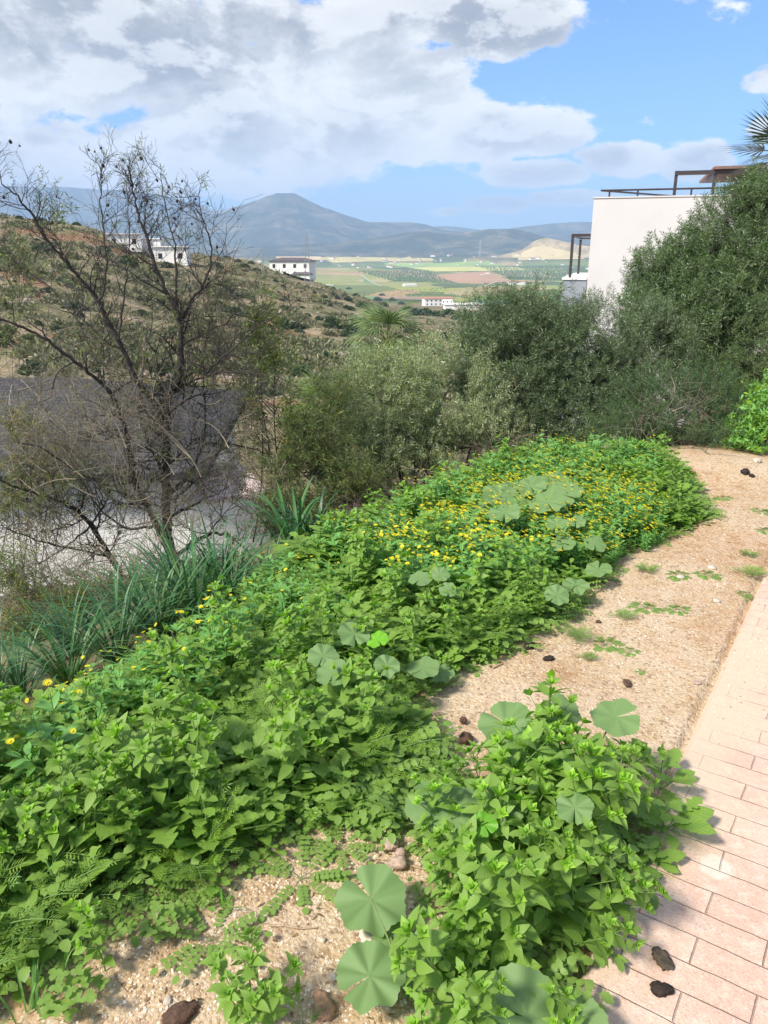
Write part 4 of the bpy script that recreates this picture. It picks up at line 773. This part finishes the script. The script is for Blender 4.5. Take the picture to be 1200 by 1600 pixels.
# bare almond tree, its limbs at their own depths
LIMBS = [ # (points px,py ; depth start, depth end ; radius start, end)
 ([(272,930),(277,880),(262,845),(259,790),(259,730),(262,674),(262,617),(277,602),(283,567),(283,527),(280,500),(273,480),(253,440),(240,407),(227,367),(215,340),(211,312),(206,285),(200,262)],6.5,6.3,.062,.004),
 ([(280,505),(300,467),(317,447),(330,413),(330,373),(322,357),(314,330),(308,305)],6.5,6.2,.017,.003),
 ([(275,478),(276,420),(273,380),(263,345),(254,300),(250,255)],6.45,6.8,.014,.003),
 ([(259,740),(255,662),(240,629),(210,591),(187,533),(167,500),(153,467),(127,437),(100,403),(73,373),(55,340),(38,318),(18,300),(0,285)],6.5,5.9,.04,.005),
 ([(155,470),(164,450),(167,420),(163,373),(158,330),(156,290),(154,255)],6.1,6.3,.014,.003),
 ([(185,530),(193,470),(200,420),(203,380),(200,330),(198,280)],6.2,6.6,.011,.003),
 ([(265,860),(240,812),(210,752),(203,711),(195,662),(184,629),(161,599),(140,583),(110,560),(73,530),(33,510),(0,497),(-40,490)],6.5,5.6,.042,.007),
 ([(195,665),(170,620),(150,560),(120,500),(80,450),(40,420),(0,380)],6.2,6.9,.016,.003),
 ([(206,920),(172,869),(142,820),(120,797),(90,780),(56,771),(20,760),(-20,740)],6.3,5.5,.036,.008),
 ([(172,869),(131,861),(80,852),(30,835),(0,820)],6.2,5.4,.016,.004),
 ([(210,752),(170,760),(120,740),(70,700),(20,690)],6.4,5.8,.018,.004),
 ([(277,868),(307,842),(337,831),(360,839),(394,865),(430,870)],6.5,6.1,.028,.005),
 ([(260,775),(289,752),(307,722),(319,692),(345,694),(375,696),(420,709),(450,720)],6.5,6.9,.026,.004),
 ([(319,692),(322,650),(319,617),(317,563),(327,507),(340,470),(352,420)],6.6,6.8,.013,.003),
 ([(275,604),(287,600),(317,590),(350,580),(400,583),(440,590)],6.5,6.0,.018,.003),
 ([(317,590),(333,570),(367,543),(397,513),(430,495),(462,470)],6.35,6.1,.012,.003),
 ([(283,545),(260,560),(230,600),(215,620)],6.5,6.3,.008,.003),
 ([(142,820),(110,850),(60,880),(10,890)],6.1,5.4,.013,.003),
 ([(245,820),(200,830),(150,790),(110,720),(90,660),(40,610)],6.5,7.1,.018,.003),
 ([(259,700),(235,690),(215,640),(225,560),(240,500),(235,450)],6.5,6.9,.012,.003),
 ([(300,730),(320,760),(350,780),(380,775)],6.6,6.4,.008,.002)]
base = on(-1.93, 6.5); bt = empty('bare_almond_tree', base, 'large nearly leafless almond tree with dark twisting limbs at the left', 'tree'); tk = G(); tw_ = G(); nut_pts = []; lf = []
def grow(p, d, L, r, lev):
    n = 5 if lev < 2 else 3; q = [p]; dd = norm(d)
    for i in range(n): dd = norm(dd+rnd3()*.16+np.array([0, 0, .05])); q.append(q[-1]+dd*L/n)
    tube(tw_, q, np.linspace(r, max(r*.4, .0011), n+1), 4 if lev < 2 else 3, cap=False)
    if lev < 3:
        for i in range(1, n+1):
            for _ in range(2 if lev < 2 else 1):
                if rng.random() < .78: sd = norm(np.cross(dd, rnd3())); grow(q[i], norm(dd*.7+sd*.8+np.array([0, 0, .12])), L*(.34+.3*rng.random()), r*.55, lev+1)
    lf.append((q[-1], dd))
    if rng.random() < .02: nut_pts.append(q[-1])
for li, (px, y0, y1, r0, r1) in enumerate(LIMBS):
    n = len(px); Ys = np.linspace(y0, y1, n); q = np.array([P(a, b, Y) for (a, b), Y in zip(px, Ys)]); 
    t = np.linspace(0, n-1, n*4); qs = np.stack([np.interp(t, np.arange(n), q[:, k]) for k in range(3)], 1); qs[1:-1] = (qs[:-2]+qs[1:-1]*2+qs[2:])/4; qs = qs+rng.normal(size=qs.shape)*.005
    rr = r0+(r1-r0)*np.linspace(0, 1, len(qs))**.7; rr = rr*(1+.12*rng.normal(size=len(qs)).clip(-1, 1)); tube(tk, qs-base, rr*.82, 8)
    L = np.linalg.norm(qs[-1]-qs[0]); st = 4 if li else 10
    for i in range(st, len(qs)):
        if rng.random() < .64:
            dd = norm(qs[i]-qs[i-1]); sd = norm(np.cross(dd, rnd3())); f = i/len(qs); up_ = .45 if qs[i][2] > .2 else .1; grow(qs[i], norm(dd*.5+sd+np.array([0, 0, up_*.6])), (.18+.38*rng.random())*(1-.62*f**1.5), max(rr[i]*.35, .003), 1)
tk.build('trunk', M['bark'], bt); V_ = tw_.fin(); tw_.V[0] = tw_.V[0]-base; tw_.build('twigs', M['bark'], bt)
lfp = np.array([l[0] for l in lf]); lfd = np.array([l[1] for l in lf]); low = sstep(1.9, -.6, lfp[:, 2]); sel = rng.random(len(lfp)) < .02+.28*low; g = G(); h = G()
ns = sel.sum(); g.inst(TW_AL[0], frames(lfd[sel]+rnd3(ns)*.3, rnd3(ns))*(.45+.3*rng.random(ns))[:, None, None], lfp[sel]-base); g.build('foliage', [M['bark2'], M['almond']], bt)
nm_ = rock(.0075, 1, 4, 1.7, .3).mesh('dried_nut', M['nut'])
for p in nut_pts[:90]: o = bpy.data.objects.new('dried_nut', nm_); COL.objects.link(o); o.parent = bt; o.location = p-base-np.array([0, 0, .02]); s = .7+.6*rng.random(); o.scale = (s, s, s); o.rotation_euler = tuple(rnd3()*.4)
# pale dead twigs tangled inside and below
def deadbush(name, base, blobs, n, label, mt, L=.3, r=.0018, cat='shrub'):
    base = np.array(base); g = G()
    for i in range(n):
        c, rad = blobs[rng.integers(len(blobs))]; p = c+norm(rnd3())*rad*rng.random()**.6; d = norm(rnd3()+np.array([0, 0, .3])); q = [p]
        for k in range(5): d = norm(d+rnd3()*.3); q.append(q[-1]+d*L/5*(.5+rng.random()))
        tube(g, np.array(q)-base, np.linspace(r, r*.5, 6), 3, cap=False)
        if i % 14 == 0: t = np.linspace(0, 1, 6)[:, None]; e_ = q[0]-base; tube(g, e_-norm(rnd3()+np.array([0, 0, .8]))*.45*(1-t)+np.sin(t*3.14)*.05*rnd3(), np.linspace(.005, .002, 6), 4, cap=False)
    o = g.build(name, mt); o.location = base; tag(o, label, cat); return o
deadbush('dead_shrub', on(-2.3, 6.2), bl([(200,740,90,70,6.2),(250,800,70,50,6.1),(120,700,80,60,6.3),(240,650,80,60,6.5),(330,740,60,60,6.4),(100,600,100,90,6.8),(330,480,70,80,6.8),(180,520,90,90,6.9),(60,680,80,80,5.9),(60,820,80,60,5.7),(200,650,110,70,5.9)]), 3100, 'tangle of pale grey dead twigs inside the lower branches of the bare tree', M['twig'])
deadbush('dead_shrub', on(-1.2, 6.5), bl([(390,650,60,90,6.7),(420,780,60,80,6.4),(340,560,70,60,6.9)]), 1100, 'pale dead twigs between the bare tree and the loose shrub', M['twig'])
deadbush('dead_shrub', on(.5, 5.9), bl([(700,770,70,45,6.),(600,820,60,40,5.9),(790,730,40,40,6.3)]), 420, 'dry grey and reddish twigs at the foot of the pale olive', plain('reddish_twig', (.17,.115,.10), .9, .3, 10))
deadbush('dead_shrub', on(-2.6, 5.2), bl([(120,900,110,60,5.2),(240,900,60,50,5.4),(40,960,60,60,4.9)]), 1300, 'fine grey dead stems above the strap leaves at the left', M['twig'], .24)
deadbush('dead_shrub', on(2.5, 6.3), bl([(1000,660,60,40,6.3),(1080,630,60,30,6.5)]), 120, 'bleached dead stalks sticking out of the spiny shrub', M['twig'], .3)

# ------------------------------------------------------------------ palms
def fan(L, n=26, ang=2.5, droopf=.25, slim=.028):
    g = G(); 
    for i in range(n):
        a = (i/(n-1)-.5)*2*ang*.62; d = np.array([math.cos(a), math.sin(a), 0]); sd = np.array([-math.sin(a), math.cos(a), 0]); l = L*(1-.22*abs(a)/ang)*(.9+.2*rng.random()); V = []; U = []
        for k, f in enumerate((0., .35, .65, .85, 1.)): w = slim*L*(1 if f < .6 else (1-f)*2.2)*(.35+f if f < .6 else 1); c = d*l*f+np.array([0, 0, -droopf*l*max(0, f-.35)**1.6+.03*L*(i % 2)]); V += [c+sd*w, c-sd*w]; U += [(1, f), (-1, f)]
        g.add(V, Q=[(2*k, 2*k+1, 2*k+3, 2*k+2) for k in range(4)], UV=U)
    return g.fin()
def palm(base, top, L, nf, label, lm, pet=.6, tr=.16, dr=.5):
    base = np.array(base); root = empty('fan_palm', base, label, 'palm tree', 'fan palms'); g = G(); t = np.linspace(0, 1, 14)[:, None]; tube(g, t*(np.array(top)-base), tr*(1+.08*np.sin(np.arange(14)*2.4)), 10); g.build('trunk', M['bark2'], root)
    c = np.array(top)-base
    for i in range(nf):
        a = i*2.4; e = 1.25-1.7*(i/nf); d = norm(np.array([math.cos(a)*math.cos(e), math.sin(a)*math.cos(e), math.sin(e)])); g = G(); h = c+d*pet*L; tube(g, [c, (c+h)/2+np.array([0, 0, .05]), h], [.03*L, .02*L, .014*L], 5); f = fan(L, 26, 2.3, dr); d2 = norm(d+np.array([0, 0, -.25])); put(g, f, h, d2, norm(np.array([0, 0, 1])-d2*d2[2]+rnd3()*.1), 1.); g.build('frond', lm, root, smooth=False)
palm(on(-.2, 29), P(605, 535, 29), 1.15, 17, 'pale green fan palm behind the olives in the middle distance', M['palm'], .7, .2, .9)
palm(on(-2.2, 25), P(510, 640, 25), 1.1, 14, 'smaller yellow green fan palm left of and below the pale one', M['palm'], .5, .15, .6)
palm(on(7.3, 13.2), P(1232, 250, 13), .66, 18, 'dark fan palm rising behind the tall olive at the right edge', M['palm_dark'], .6, .12, .15)

# ------------------------------------------------------------------ white building at the right
wb = empty('white_building', P(928, 310, 20)*np.array([1, 1, 0])+np.array([0, 0, -5.5]), 'plain white rendered house wall with roof railing behind the olives at the right', 'building')
c0 = P(928, 310, 20); O = np.array(wb.location); x0 = c0[0]; zt = c0[2]; rot = R(-16.5)
def part(name, mt, parent, boxes, smooth=False):
    g = G()
    for lo, hi in boxes: box(g, lo, hi)
    return g.build(name, mt, parent, smooth)
wb.rotation_euler.z = rot
H = zt-O[2]
part('wall', M['white'], wb, [((0, 0, 0), (11, 9, H)),])
part('parapet_cap', M['white'], wb, [((-.02, -.02, H), (11.02, .2, H+.03))])
def rails(name, segs, mt, parent, w=.03): 
    g = G()
    for a, b in segs: tube(g, [a, b], w, 4)
    return g.build(name, mt, parent, False)
rh = P(938, 300, 20.1)[2]-zt+.03
RB = [((.15, .1, H+rh), (5.2, .1, H+rh)), ((.15, .1, H+rh), (3.3, 4.5, H+rh))]
for xx in (.7, 1.35): RB.append(((xx-.35, .1, H), (xx-.35, .1, H+rh)))
for xx in (2.2, 3.2, 4.2, 5.1): RB.append(((xx, .1, H), (xx, .1, H+rh)))
rails('roof_railing', RB, M['steel'], wb, .022)
pz = P(1042, 277, 20.4)[2]-zt; xa = P(1042, 277, 20.4)[0]-x0; xb = P(1097, 277, 20.4)[0]-x0; xc = P(1125, 277, 20.8)[0]-x0
part('pergola', M['steel'], wb, [((xa-.035, .4, H), (xa+.035, .5, H+pz)), ((xb-.035, .4, H), (xb+.035, .5, H+pz)), ((xa-.035, .38, H+pz), (xc+3, .5, H+pz+.09)), ((xc-.08, .7, H), (xc+.08, .86, H+pz)), ((xb, .5, H+pz-.02), (xb+.06, 2.6, H+pz+.06))])
part('roof_room', M['brownpanel'], wb, [((xc+.1, .9, H), (xc+4, 4, H+pz-.02))]); part('roof_slab', M['brownpanel'], wb, [((xb-.05, .3, H+pz+.1), (xc+4.2, 4.2, H+pz+.16))])
# lower grey wing with steel frame
gl = P(880, 437, 20.6); gr_ = P(917, 437, 20.6); an = empty('grey_wing', np.array([gl[0], 20.6, -5.5]), 'low blue grey wing with a thin steel frame left of the white wall', 'building', rz=R(-16.5)); hz = gl[2]+5.5; wd = gr_[0]-gl[0]
part('wall', M['bluegrey'], an, [((0, 0, 0), (wd-.02, 6, hz))]); part('coping', M['whitef'], an, [((-.03, -.03, hz), (wd-.03, 6, hz+.05))])
fp = P(893, 370, 20.7); fx = fp[0]-gl[0]; fz = fp[2]+5.5; part('steel_frame', M['steel'], an, [((fx-.035, .1, hz+.05), (fx+.035, .17, fz)), ((fx-.035, .1, fz), (wd+.3, .17, fz+.07)), ((fx-.035, 4, hz+.05), (fx+.035, 4.07, fz)), ((fx-.03, .17, fz+.01), (fx+.03, 4, fz+.06)), ((fx, 4, fz+.01), (wd+.3, 4.06, fz+.06))])

# ------------------------------------------------------------------ house below at the left
def gable(g, x0, x1, y0, y1, ze, zr, ov=.4, hip=0., th=.15, mi=0):
    ym = (y0+y1)/2; x0 -= ov; x1 += ov; y0 -= ov; y1 += ov; V = [(x0, y0, ze), (x1, y0, ze), (x1, y1, ze), (x0, y1, ze), (x0+hip, ym, zr), (x1-hip, ym, zr)]; V += [(a, b, c-th) for a, b, c in V[:4]]
    g.add(V, Q=[(0, 1, 5, 4), (2, 3, 4, 5), (0, 6, 7, 1), (1, 7, 8, 2), (2, 8, 9, 3), (3, 9, 6, 0), (6, 9, 8, 7)], T3=[(1, 2, 5), (3, 0, 4)], mi=mi)
hb = np.array([-4.05, 15., -6.6]); ho = empty('white_house', hb, 'white house with grey tiled hip roof below the bare tree at the left', 'building', rz=R(4))
part('wall', M['whitef'], ho, [((-13, 0, -1), (0, 8.5, 4.0))]); g = G(); gable(g, -13, 0, 0, 8.5, 4.16, 5.35, .5, 4.0); g.build('roof', M['tiles'], ho, smooth=False)
for xx, zz in ((-5.4, 1.2), (-8.6, 1.2)): w = part('window', M['window'], ho, [((xx-.5, -.02, zz), (xx+.5, .05, zz+1.2))]); part('sill', M['stone2'], w, [((xx-.6, -.12, zz-.08), (xx+.6, .0, zz-.001))])
part('porch_wall', M['whitef'], ho, [((-13, -3.2, -1), (-2.6, -3.0, 1.4))])
gw = empty('garden_terrace', P(395, 760, 16)*np.array([1, 1, 0])+np.array([0, 0, -6.8]), 'small white terrace block with pinkish top right of the white house', 'terrace', rz=R(25)); zt2 = P(395, 765, 16)[2]+6.8
part('wall', M['whitef'], gw, [((-1.5, -.5, 0), (.2, 2.2, zt2))]); part('paving', plain('pink_paving', (.62,.5,.45), .8, .1, 3), gw, [((-1.55, -.55, zt2), (.25, 2.25, zt2+.08))])
cw = empty('orange_wall', np.array([-6.6, 9.2, on(-6.6, 9.2)[2]-.3]), 'low wall with orange coping at the far left behind the undergrowth', 'wall', rz=R(22)); zc = P(30, 975, 9.3)[2]-cw.location.z
part('wall', M['whitef'], cw, [((0, 0, 0), (2.9, .25, zc))]); part('coping', M['tcotta'], cw, [((-.05, -.05, zc), (2.95, .3, zc+.07))])

# ------------------------------------------------------------------ houses on the hill and in the valley
def house(px, py, w, d, h, label, roofm='rooff', rz=0, r=None, hip=2., group=None, wins=True, rise=1.4):
    p = hit(px, py, 60) if r is None else None
    if p is None: q = pdir(px, py); q = q/math.hypot(q[0], q[1])*r; p = on(q[0], q[1])
    o = empty('hill_house', p-np.array([0, 0, 1.]), label, 'house', group, rz); part('wall', M['whitef'], o, [((-w/2, -d/2, 0), (w/2, d/2, h+1))])
    g = G(); gable(g, -w/2, w/2, -d/2, d/2, h+1.2, h+1+rise, .5, hip, .2); g.build('roof', M[roofm], o, smooth=False)
    if wins:
        for xx in np.linspace(-w/2+1.8, w/2-1.8, max(2, int(w/3.6))):
            for zz in ([2., 4.8] if h > 5 else [2.]): part('window', M['window'], o, [((xx-.55, -d/2-.04, zz), (xx+.55, -d/2+.05, zz+1.4))])
    return o
hh = house(458, 434, 16, 10, 6.2, 'two storey white villa with dark hipped roof on the ridge', 'rooff', R(-8), None, 4.)
part('porch', M['whitef'], hh, [((2, -9.5, -1.5), (9, -5.05, 2.2))]); g = G(); gable(g, 2, 9, -9.5, -5, 2.5, 3.3, .4, 1.); g.build('porch_roof', M['rooff'], hh, smooth=False); part('retaining_wall', M['stone'], hh, [((-6, -14, -4), (8, -13.4, .2))])
house(197, 388, 9, 7, 3.6, 'white house behind the bare branches, leftmost of three', 'whitef', .2, None, 1., rise=.3); house(236, 399, 9, 7, 4.4, 'white blocky house behind the bare branches, middle of three', 'whitef', -.1, None, 1., rise=.3); house(270, 410, 9, 7, 4, 'white house behind the bare branches, rightmost of three', 'whitef', .1, None, 1., rise=.3)
house(515, 446, 15, 8, 3, 'long low white building right of the ridge villa', 'whitef', .1, None, 1., rise=.3, wins=False)
house(675, 478, 15, 11, 6, 'pink walled farmhouse with clay roof in the valley, left one', 'roofred', .2); house(697, 474, 15, 10, 5, 'pink walled farmhouse with clay roof in the valley, right one', 'roofred', -.2); house(730, 484, 26, 10, 3, 'long low pale farm shed near the farmhouses', 'whitef', .05, None, 1., wins=False, rise=.8)
gh = house(768, 480, 30, 14, 3, 'long greenhouse with pale green sheet roof beside the farm shed', 'ghouse', .0, None, 1., wins=False, rise=2.2)
house(640, 447, 26, 16, 5, 'white farm building beside the curving farm track', 'whitef', .3, None, 2., wins=False); house(806, 445, 34, 20, 7, 'pale farmhouse at the end of the field road', 'roofred', .1, None, 3., wins=False)
gm = G(); box(gm, (-7, -5, 0), (7, 5, 5)); hm = G(); gable(hm, -7, 7, -5, 5, 5.2, 7., .5, 0, .3, 1); gm.fin(); hm.fin(); gm.inst(hm, np.eye(3)[None], np.zeros((1, 3))); fm = gm.mesh('distant_house', [M['whitef'], M['roofred']], False)
for i in range(80):
    px = rng.uniform(350, 925); py = rng.choice([rng.uniform(396, 432), rng.uniform(404, 416), rng.uniform(398, 420)]); p = hit(px, py, 800, 7500)
    if p[1] > 7000: continue
    o = bpy.data.objects.new('distant_house', fm); COL.objects.link(o); o.location = p-np.array([0, 0, .5]); s = (.35+.5*rng.random())*(1 if p[1] < 2400 else 1.5); o.scale = (s*1.3, s, s); o.rotation_euler.z = rng.random()*3; tag(o, 'tiny white house scattered on the distant plain and lower slopes', 'house', 'distant white houses')
# field patches and tracks; patch colours also stand in for sunlit and shaded bands
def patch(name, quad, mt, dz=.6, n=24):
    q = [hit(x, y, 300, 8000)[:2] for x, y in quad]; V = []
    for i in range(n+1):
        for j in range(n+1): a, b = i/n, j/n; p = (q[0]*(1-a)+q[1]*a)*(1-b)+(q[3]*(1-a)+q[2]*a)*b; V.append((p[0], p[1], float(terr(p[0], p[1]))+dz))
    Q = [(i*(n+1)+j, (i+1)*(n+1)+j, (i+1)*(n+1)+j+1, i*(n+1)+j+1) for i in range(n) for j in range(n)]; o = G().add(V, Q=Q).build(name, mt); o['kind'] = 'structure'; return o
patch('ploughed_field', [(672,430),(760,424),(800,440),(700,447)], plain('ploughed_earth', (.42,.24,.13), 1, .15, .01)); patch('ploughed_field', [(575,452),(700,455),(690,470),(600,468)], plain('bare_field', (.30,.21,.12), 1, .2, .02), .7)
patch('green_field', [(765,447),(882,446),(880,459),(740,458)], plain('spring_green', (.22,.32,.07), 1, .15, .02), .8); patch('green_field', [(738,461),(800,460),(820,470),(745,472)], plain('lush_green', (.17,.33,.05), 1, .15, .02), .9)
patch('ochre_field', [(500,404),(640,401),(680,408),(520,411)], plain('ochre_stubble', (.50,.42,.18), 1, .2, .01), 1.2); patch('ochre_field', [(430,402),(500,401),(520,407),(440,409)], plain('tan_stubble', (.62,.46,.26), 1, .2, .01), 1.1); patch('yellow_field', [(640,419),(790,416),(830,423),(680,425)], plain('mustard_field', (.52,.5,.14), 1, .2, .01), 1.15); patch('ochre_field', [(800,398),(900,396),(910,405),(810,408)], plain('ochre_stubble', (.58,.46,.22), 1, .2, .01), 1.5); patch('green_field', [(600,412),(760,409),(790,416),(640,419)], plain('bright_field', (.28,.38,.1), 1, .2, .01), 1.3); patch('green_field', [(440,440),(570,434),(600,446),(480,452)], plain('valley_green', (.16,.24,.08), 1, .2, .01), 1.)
def track(name, px, w, mt, dz=1.1):
    q = np.array([hit(x, y, 300, 8000)[:2] for x, y in px]); t = np.linspace(0, len(q)-1, 60); q = np.stack([np.interp(t, np.arange(len(q)), q[:, k]) for k in (0, 1)], 1); d = norm(np.gradient(q, axis=0)); sd = np.stack([-d[:, 1], d[:, 0]], 1); V = []
    for p, s in zip(q, sd):
        for e in (-1, 1): a = p+s*e*w; V.append((a[0], a[1], float(terr(a[0], a[1]))+dz))
    o = G().add(V, Q=[(2*i, 2*i+1, 2*i+3, 2*i+2) for i in range(59)]).build(name, mt); o['kind'] = 'structure'
wt = plain('white_track', (.62,.56,.5), .9, .1, .1); track('farm_road', [(720,460),(730,455),(755,447),(778,440)], 1.5, wt); track('farm_road', [(563,430),(572,436),(585,443),(600,448)], 1.4, wt, 1.6)
# orchard rows
tb = rock(1., 1, 9, .8, .35); g = G(); q = []
for (quad, nx, ny) in (([(740,416),(925,414),(925,440),(800,437)], 60, 26), ([(560,424),(670,424),(720,444),(620,440)], 36, 20), ([(860,462),(925,462),(925,480),(860,480)], 18, 12), ([(590,456),(700,450),(715,464),(640,462)], 26, 8)):
    c = [hit(x, y, 300, 8000)[:2] for x, y in quad]
    for i in range(nx):
        for j in range(ny): a, b = i/nx, j/ny; p = (c[0]*(1-a)+c[1]*a)*(1-b)+(c[3]*(1-a)+c[2]*a)*b+rng.normal(size=2)*2.; q.append(on(p[0], p[1], 1.5))
q = np.array(q); g.inst(tb, yaw(rng.random(len(q))*6, 0, 0, 1.3+.9*rng.random(len(q))), q); tag(g.build('orchard', plain('orchard_green', (.09,.15,.05), .9, .3, .05), smooth=False), 'rows of dark olive trees on the plain', 'orchard', kind='stuff')
# bushes over the hillside
def bush(n, mt, flat=.7, ls=.28):
    d = norm(rnd3(n)); d[:, 2] = abs(d[:, 2])*flat*1.25-.12; rad = .55+.5*fbm(d[:, 0]*2.5+3, d[:, 1]*2.5+d[:, 2], 3); g = G(); g.inst(L_round, frames(norm(d+rnd3(n)*.7), rnd3(n))*(ls*(.6+.8*rng.random(n)))[:, None, None], d*(rad*(.75+.25*rng.random(n)))[:, None]); tube(g, [(0, 0, -.3), (0, 0, .3)], .07, 5); return g.mesh('hillside_shrub', mt)
BM = [bush(420, M['scrub']), bush(420, M['scrub']), bush(360, M['scrub2']), bush(300, M['scrub'], 1.1)]
BIG = [(507,466,11),(521,462,10),(544,470,14),(566,480,18),(590,470,12),(576,490,14),(600,478,12),(556,463,10),(553,500,14),(548,484,12),(520,452,8),(545,452,10),(597,462,10),(650,492,22),(636,486,16),(665,490,18),(682,494,18),(700,492,20),(716,500,20),(735,498,22),(752,502,24),(613,470,10),(628,476,10),(540,526,14),(560,520,12),(498,500,12),(480,494,10),(383,418,12),(400,424,12),(372,410,10),(392,412,9),(355,404,8),(120,352,10),(60,345,8),(95,350,9),(175,362,10),(150,356,9),(30,342,9),(430,440,8),(442,448,7),(470,520,10),(445,515,9),(500,540,12),(520,556,12),(395,470,9),(440,470,8)]
for i, (x, y, w) in enumerate(BIG):
    p = hit(x, y, 60, 3000); dist = np.linalg.norm(p); s = w/1200*dist*.62; o = bpy.data.objects.new('hillside_shrub', BM[i % 2]); COL.objects.link(o); o.location = p; o.scale = (s, s, s*.9); o.rotation_euler.z = rng.random()*6; tag(o, 'dark green bushy tree on the hillside and in the valley behind the bank', 'tree', 'dark bushy trees on the hillside')
for i in range(250):
    px = rng.uniform(-30, 780); py = rng.uniform(345, 620); p = hit(px, py, 55, 900); dist = np.hypot(p[0], p[1])
    if dist > 600 or dist < 55: continue
    s = (.5+1.3*rng.random()**2)*(1 if dist < 150 else 1.4); k = rng.integers(4); o = bpy.data.objects.new('scrub_bush', BM[k]); COL.objects.link(o); o.location = p; o.scale = (s, s, s*.8); o.rotation_euler.z = rng.random()*6; tag(o, 'small scrubby bush dotted over the rocky hillside', 'bush', 'small bushes on the rocky hillside')
g = G(); cl = G(); dq = norm(rnd3(26)); dq[:, 2] = abs(dq[:, 2]); cl.inst(L_obl, frames(norm(dq+np.array([0, 0, .5])), rnd3(26))*.55, dq*.35); cl.fin(); q = []
while len(q) < 5200:
    px, py = rng.uniform(-40, 780), rng.uniform(335, 640); p = hit(px, py, 50, 700, 200)
    if p[1] < 600 and fbm(p[0]/9, p[1]/9, 3) > .42+.1*rng.random(): q.append(p)
q = np.array(q); g.inst(cl, yaw(rng.random(len(q))*6, .2, 0, .5+1.1*rng.random(len(q))**2), q); tag(g.build('low_scrub', [M['drygr']]), 'low dry grass and scrub covering the hillside', 'scrub', kind='stuff')
rk = [rock(1, 1, 60+k, .6, .5) for k in range(3)]; g = G(); q = []
while len(q) < 1500:
    px, py = rng.uniform(-30, 720), rng.uniform(340, 600)
    if fbm(px/60, py/25, 3) < .5: 
        if rng.random() < .8: continue
    p = hit(px, py, 60, 500, 200)
    if p[1] < 400: q.append(p)
q = np.array(q)
for j in range(3): g.inst(rk[j], yaw(rng.random(len(q[j::3]))*6, .3, 0, .08+.5*rng.random(len(q[j::3]))**4), q[j::3])
tag(g.build('scree', plain('hill_rock', (.36,.29,.24), .95, .3, .4), smooth=False), 'pale rocks strewn across the hillside', 'rocks', kind='stuff')
# pylons
def pylon(px, pyb, pyt, label, rmin=60, w=1.5):
    p = hit(px, pyb, rmin, 9000); dist = np.hypot(p[0], p[1]); h = (pyb-pyt)/1200*dist*1.05; g = G(); w = h*.06; r = max(.06, dist*.00022); n = 7
    for sx in (-1, 1):
        for sy in (-1, 1): tube(g, [(sx*w, sy*w, 0), (sx*w*.25, sy*w*.25, h)], r, 4)
        for k in range(n): a = w*(1-.75*k/n); b = w*(1-.75*(k+1)/n); tube(g, [(-a*sx, -a, h*k/n), (b*sx, -b, h*(k+1)/n)], r*.6, 3); tube(g, [(-a, a*sx, h*k/n), (-b, -b*sx, h*(k+1)/n)], r*.6, 3)
    for zz in (.78, .88): tube(g, [(-h*.1, 0, h*zz), (h*.1, 0, h*zz)], r, 4)
    o = g.build('lattice_mast', M['pylon']); o.location = p; tag(o, label, 'lattice mast')
pylon(481, 444, 376, 'tall lattice mast beside the ridge villa'); pylon(411, 424, 396, 'small lattice mast left of the ridge villa'); pylon(750, 402, 380, 'distant pylon on the plain below the purple hills', 800)

# ------------------------------------------------------------------ haze
hz_ = G(); box(hz_, (-13500, -1500, -140), (13500, 13500, 800)); 
mh = bpy.data.materials.new('haze_air'); mh.use_nodes = True; t = NT(mh.node_tree); t.n.clear(); oo = t.new('ShaderNodeOutputMaterial'); pv = t.new('ShaderNodeVolumePrincipled'); pv.inputs['Color'].default_value = (.48, .68, 1., 1); pv.inputs['Density'].default_value = .00015; pv.inputs['Anisotropy'].default_value = 0.; t.l.new(pv.outputs[0], oo.inputs['Volume'])
o = hz_.build('haze', mh, smooth=False); tag(o, 'thin blue haze over the valley', 'haze', kind='stuff')
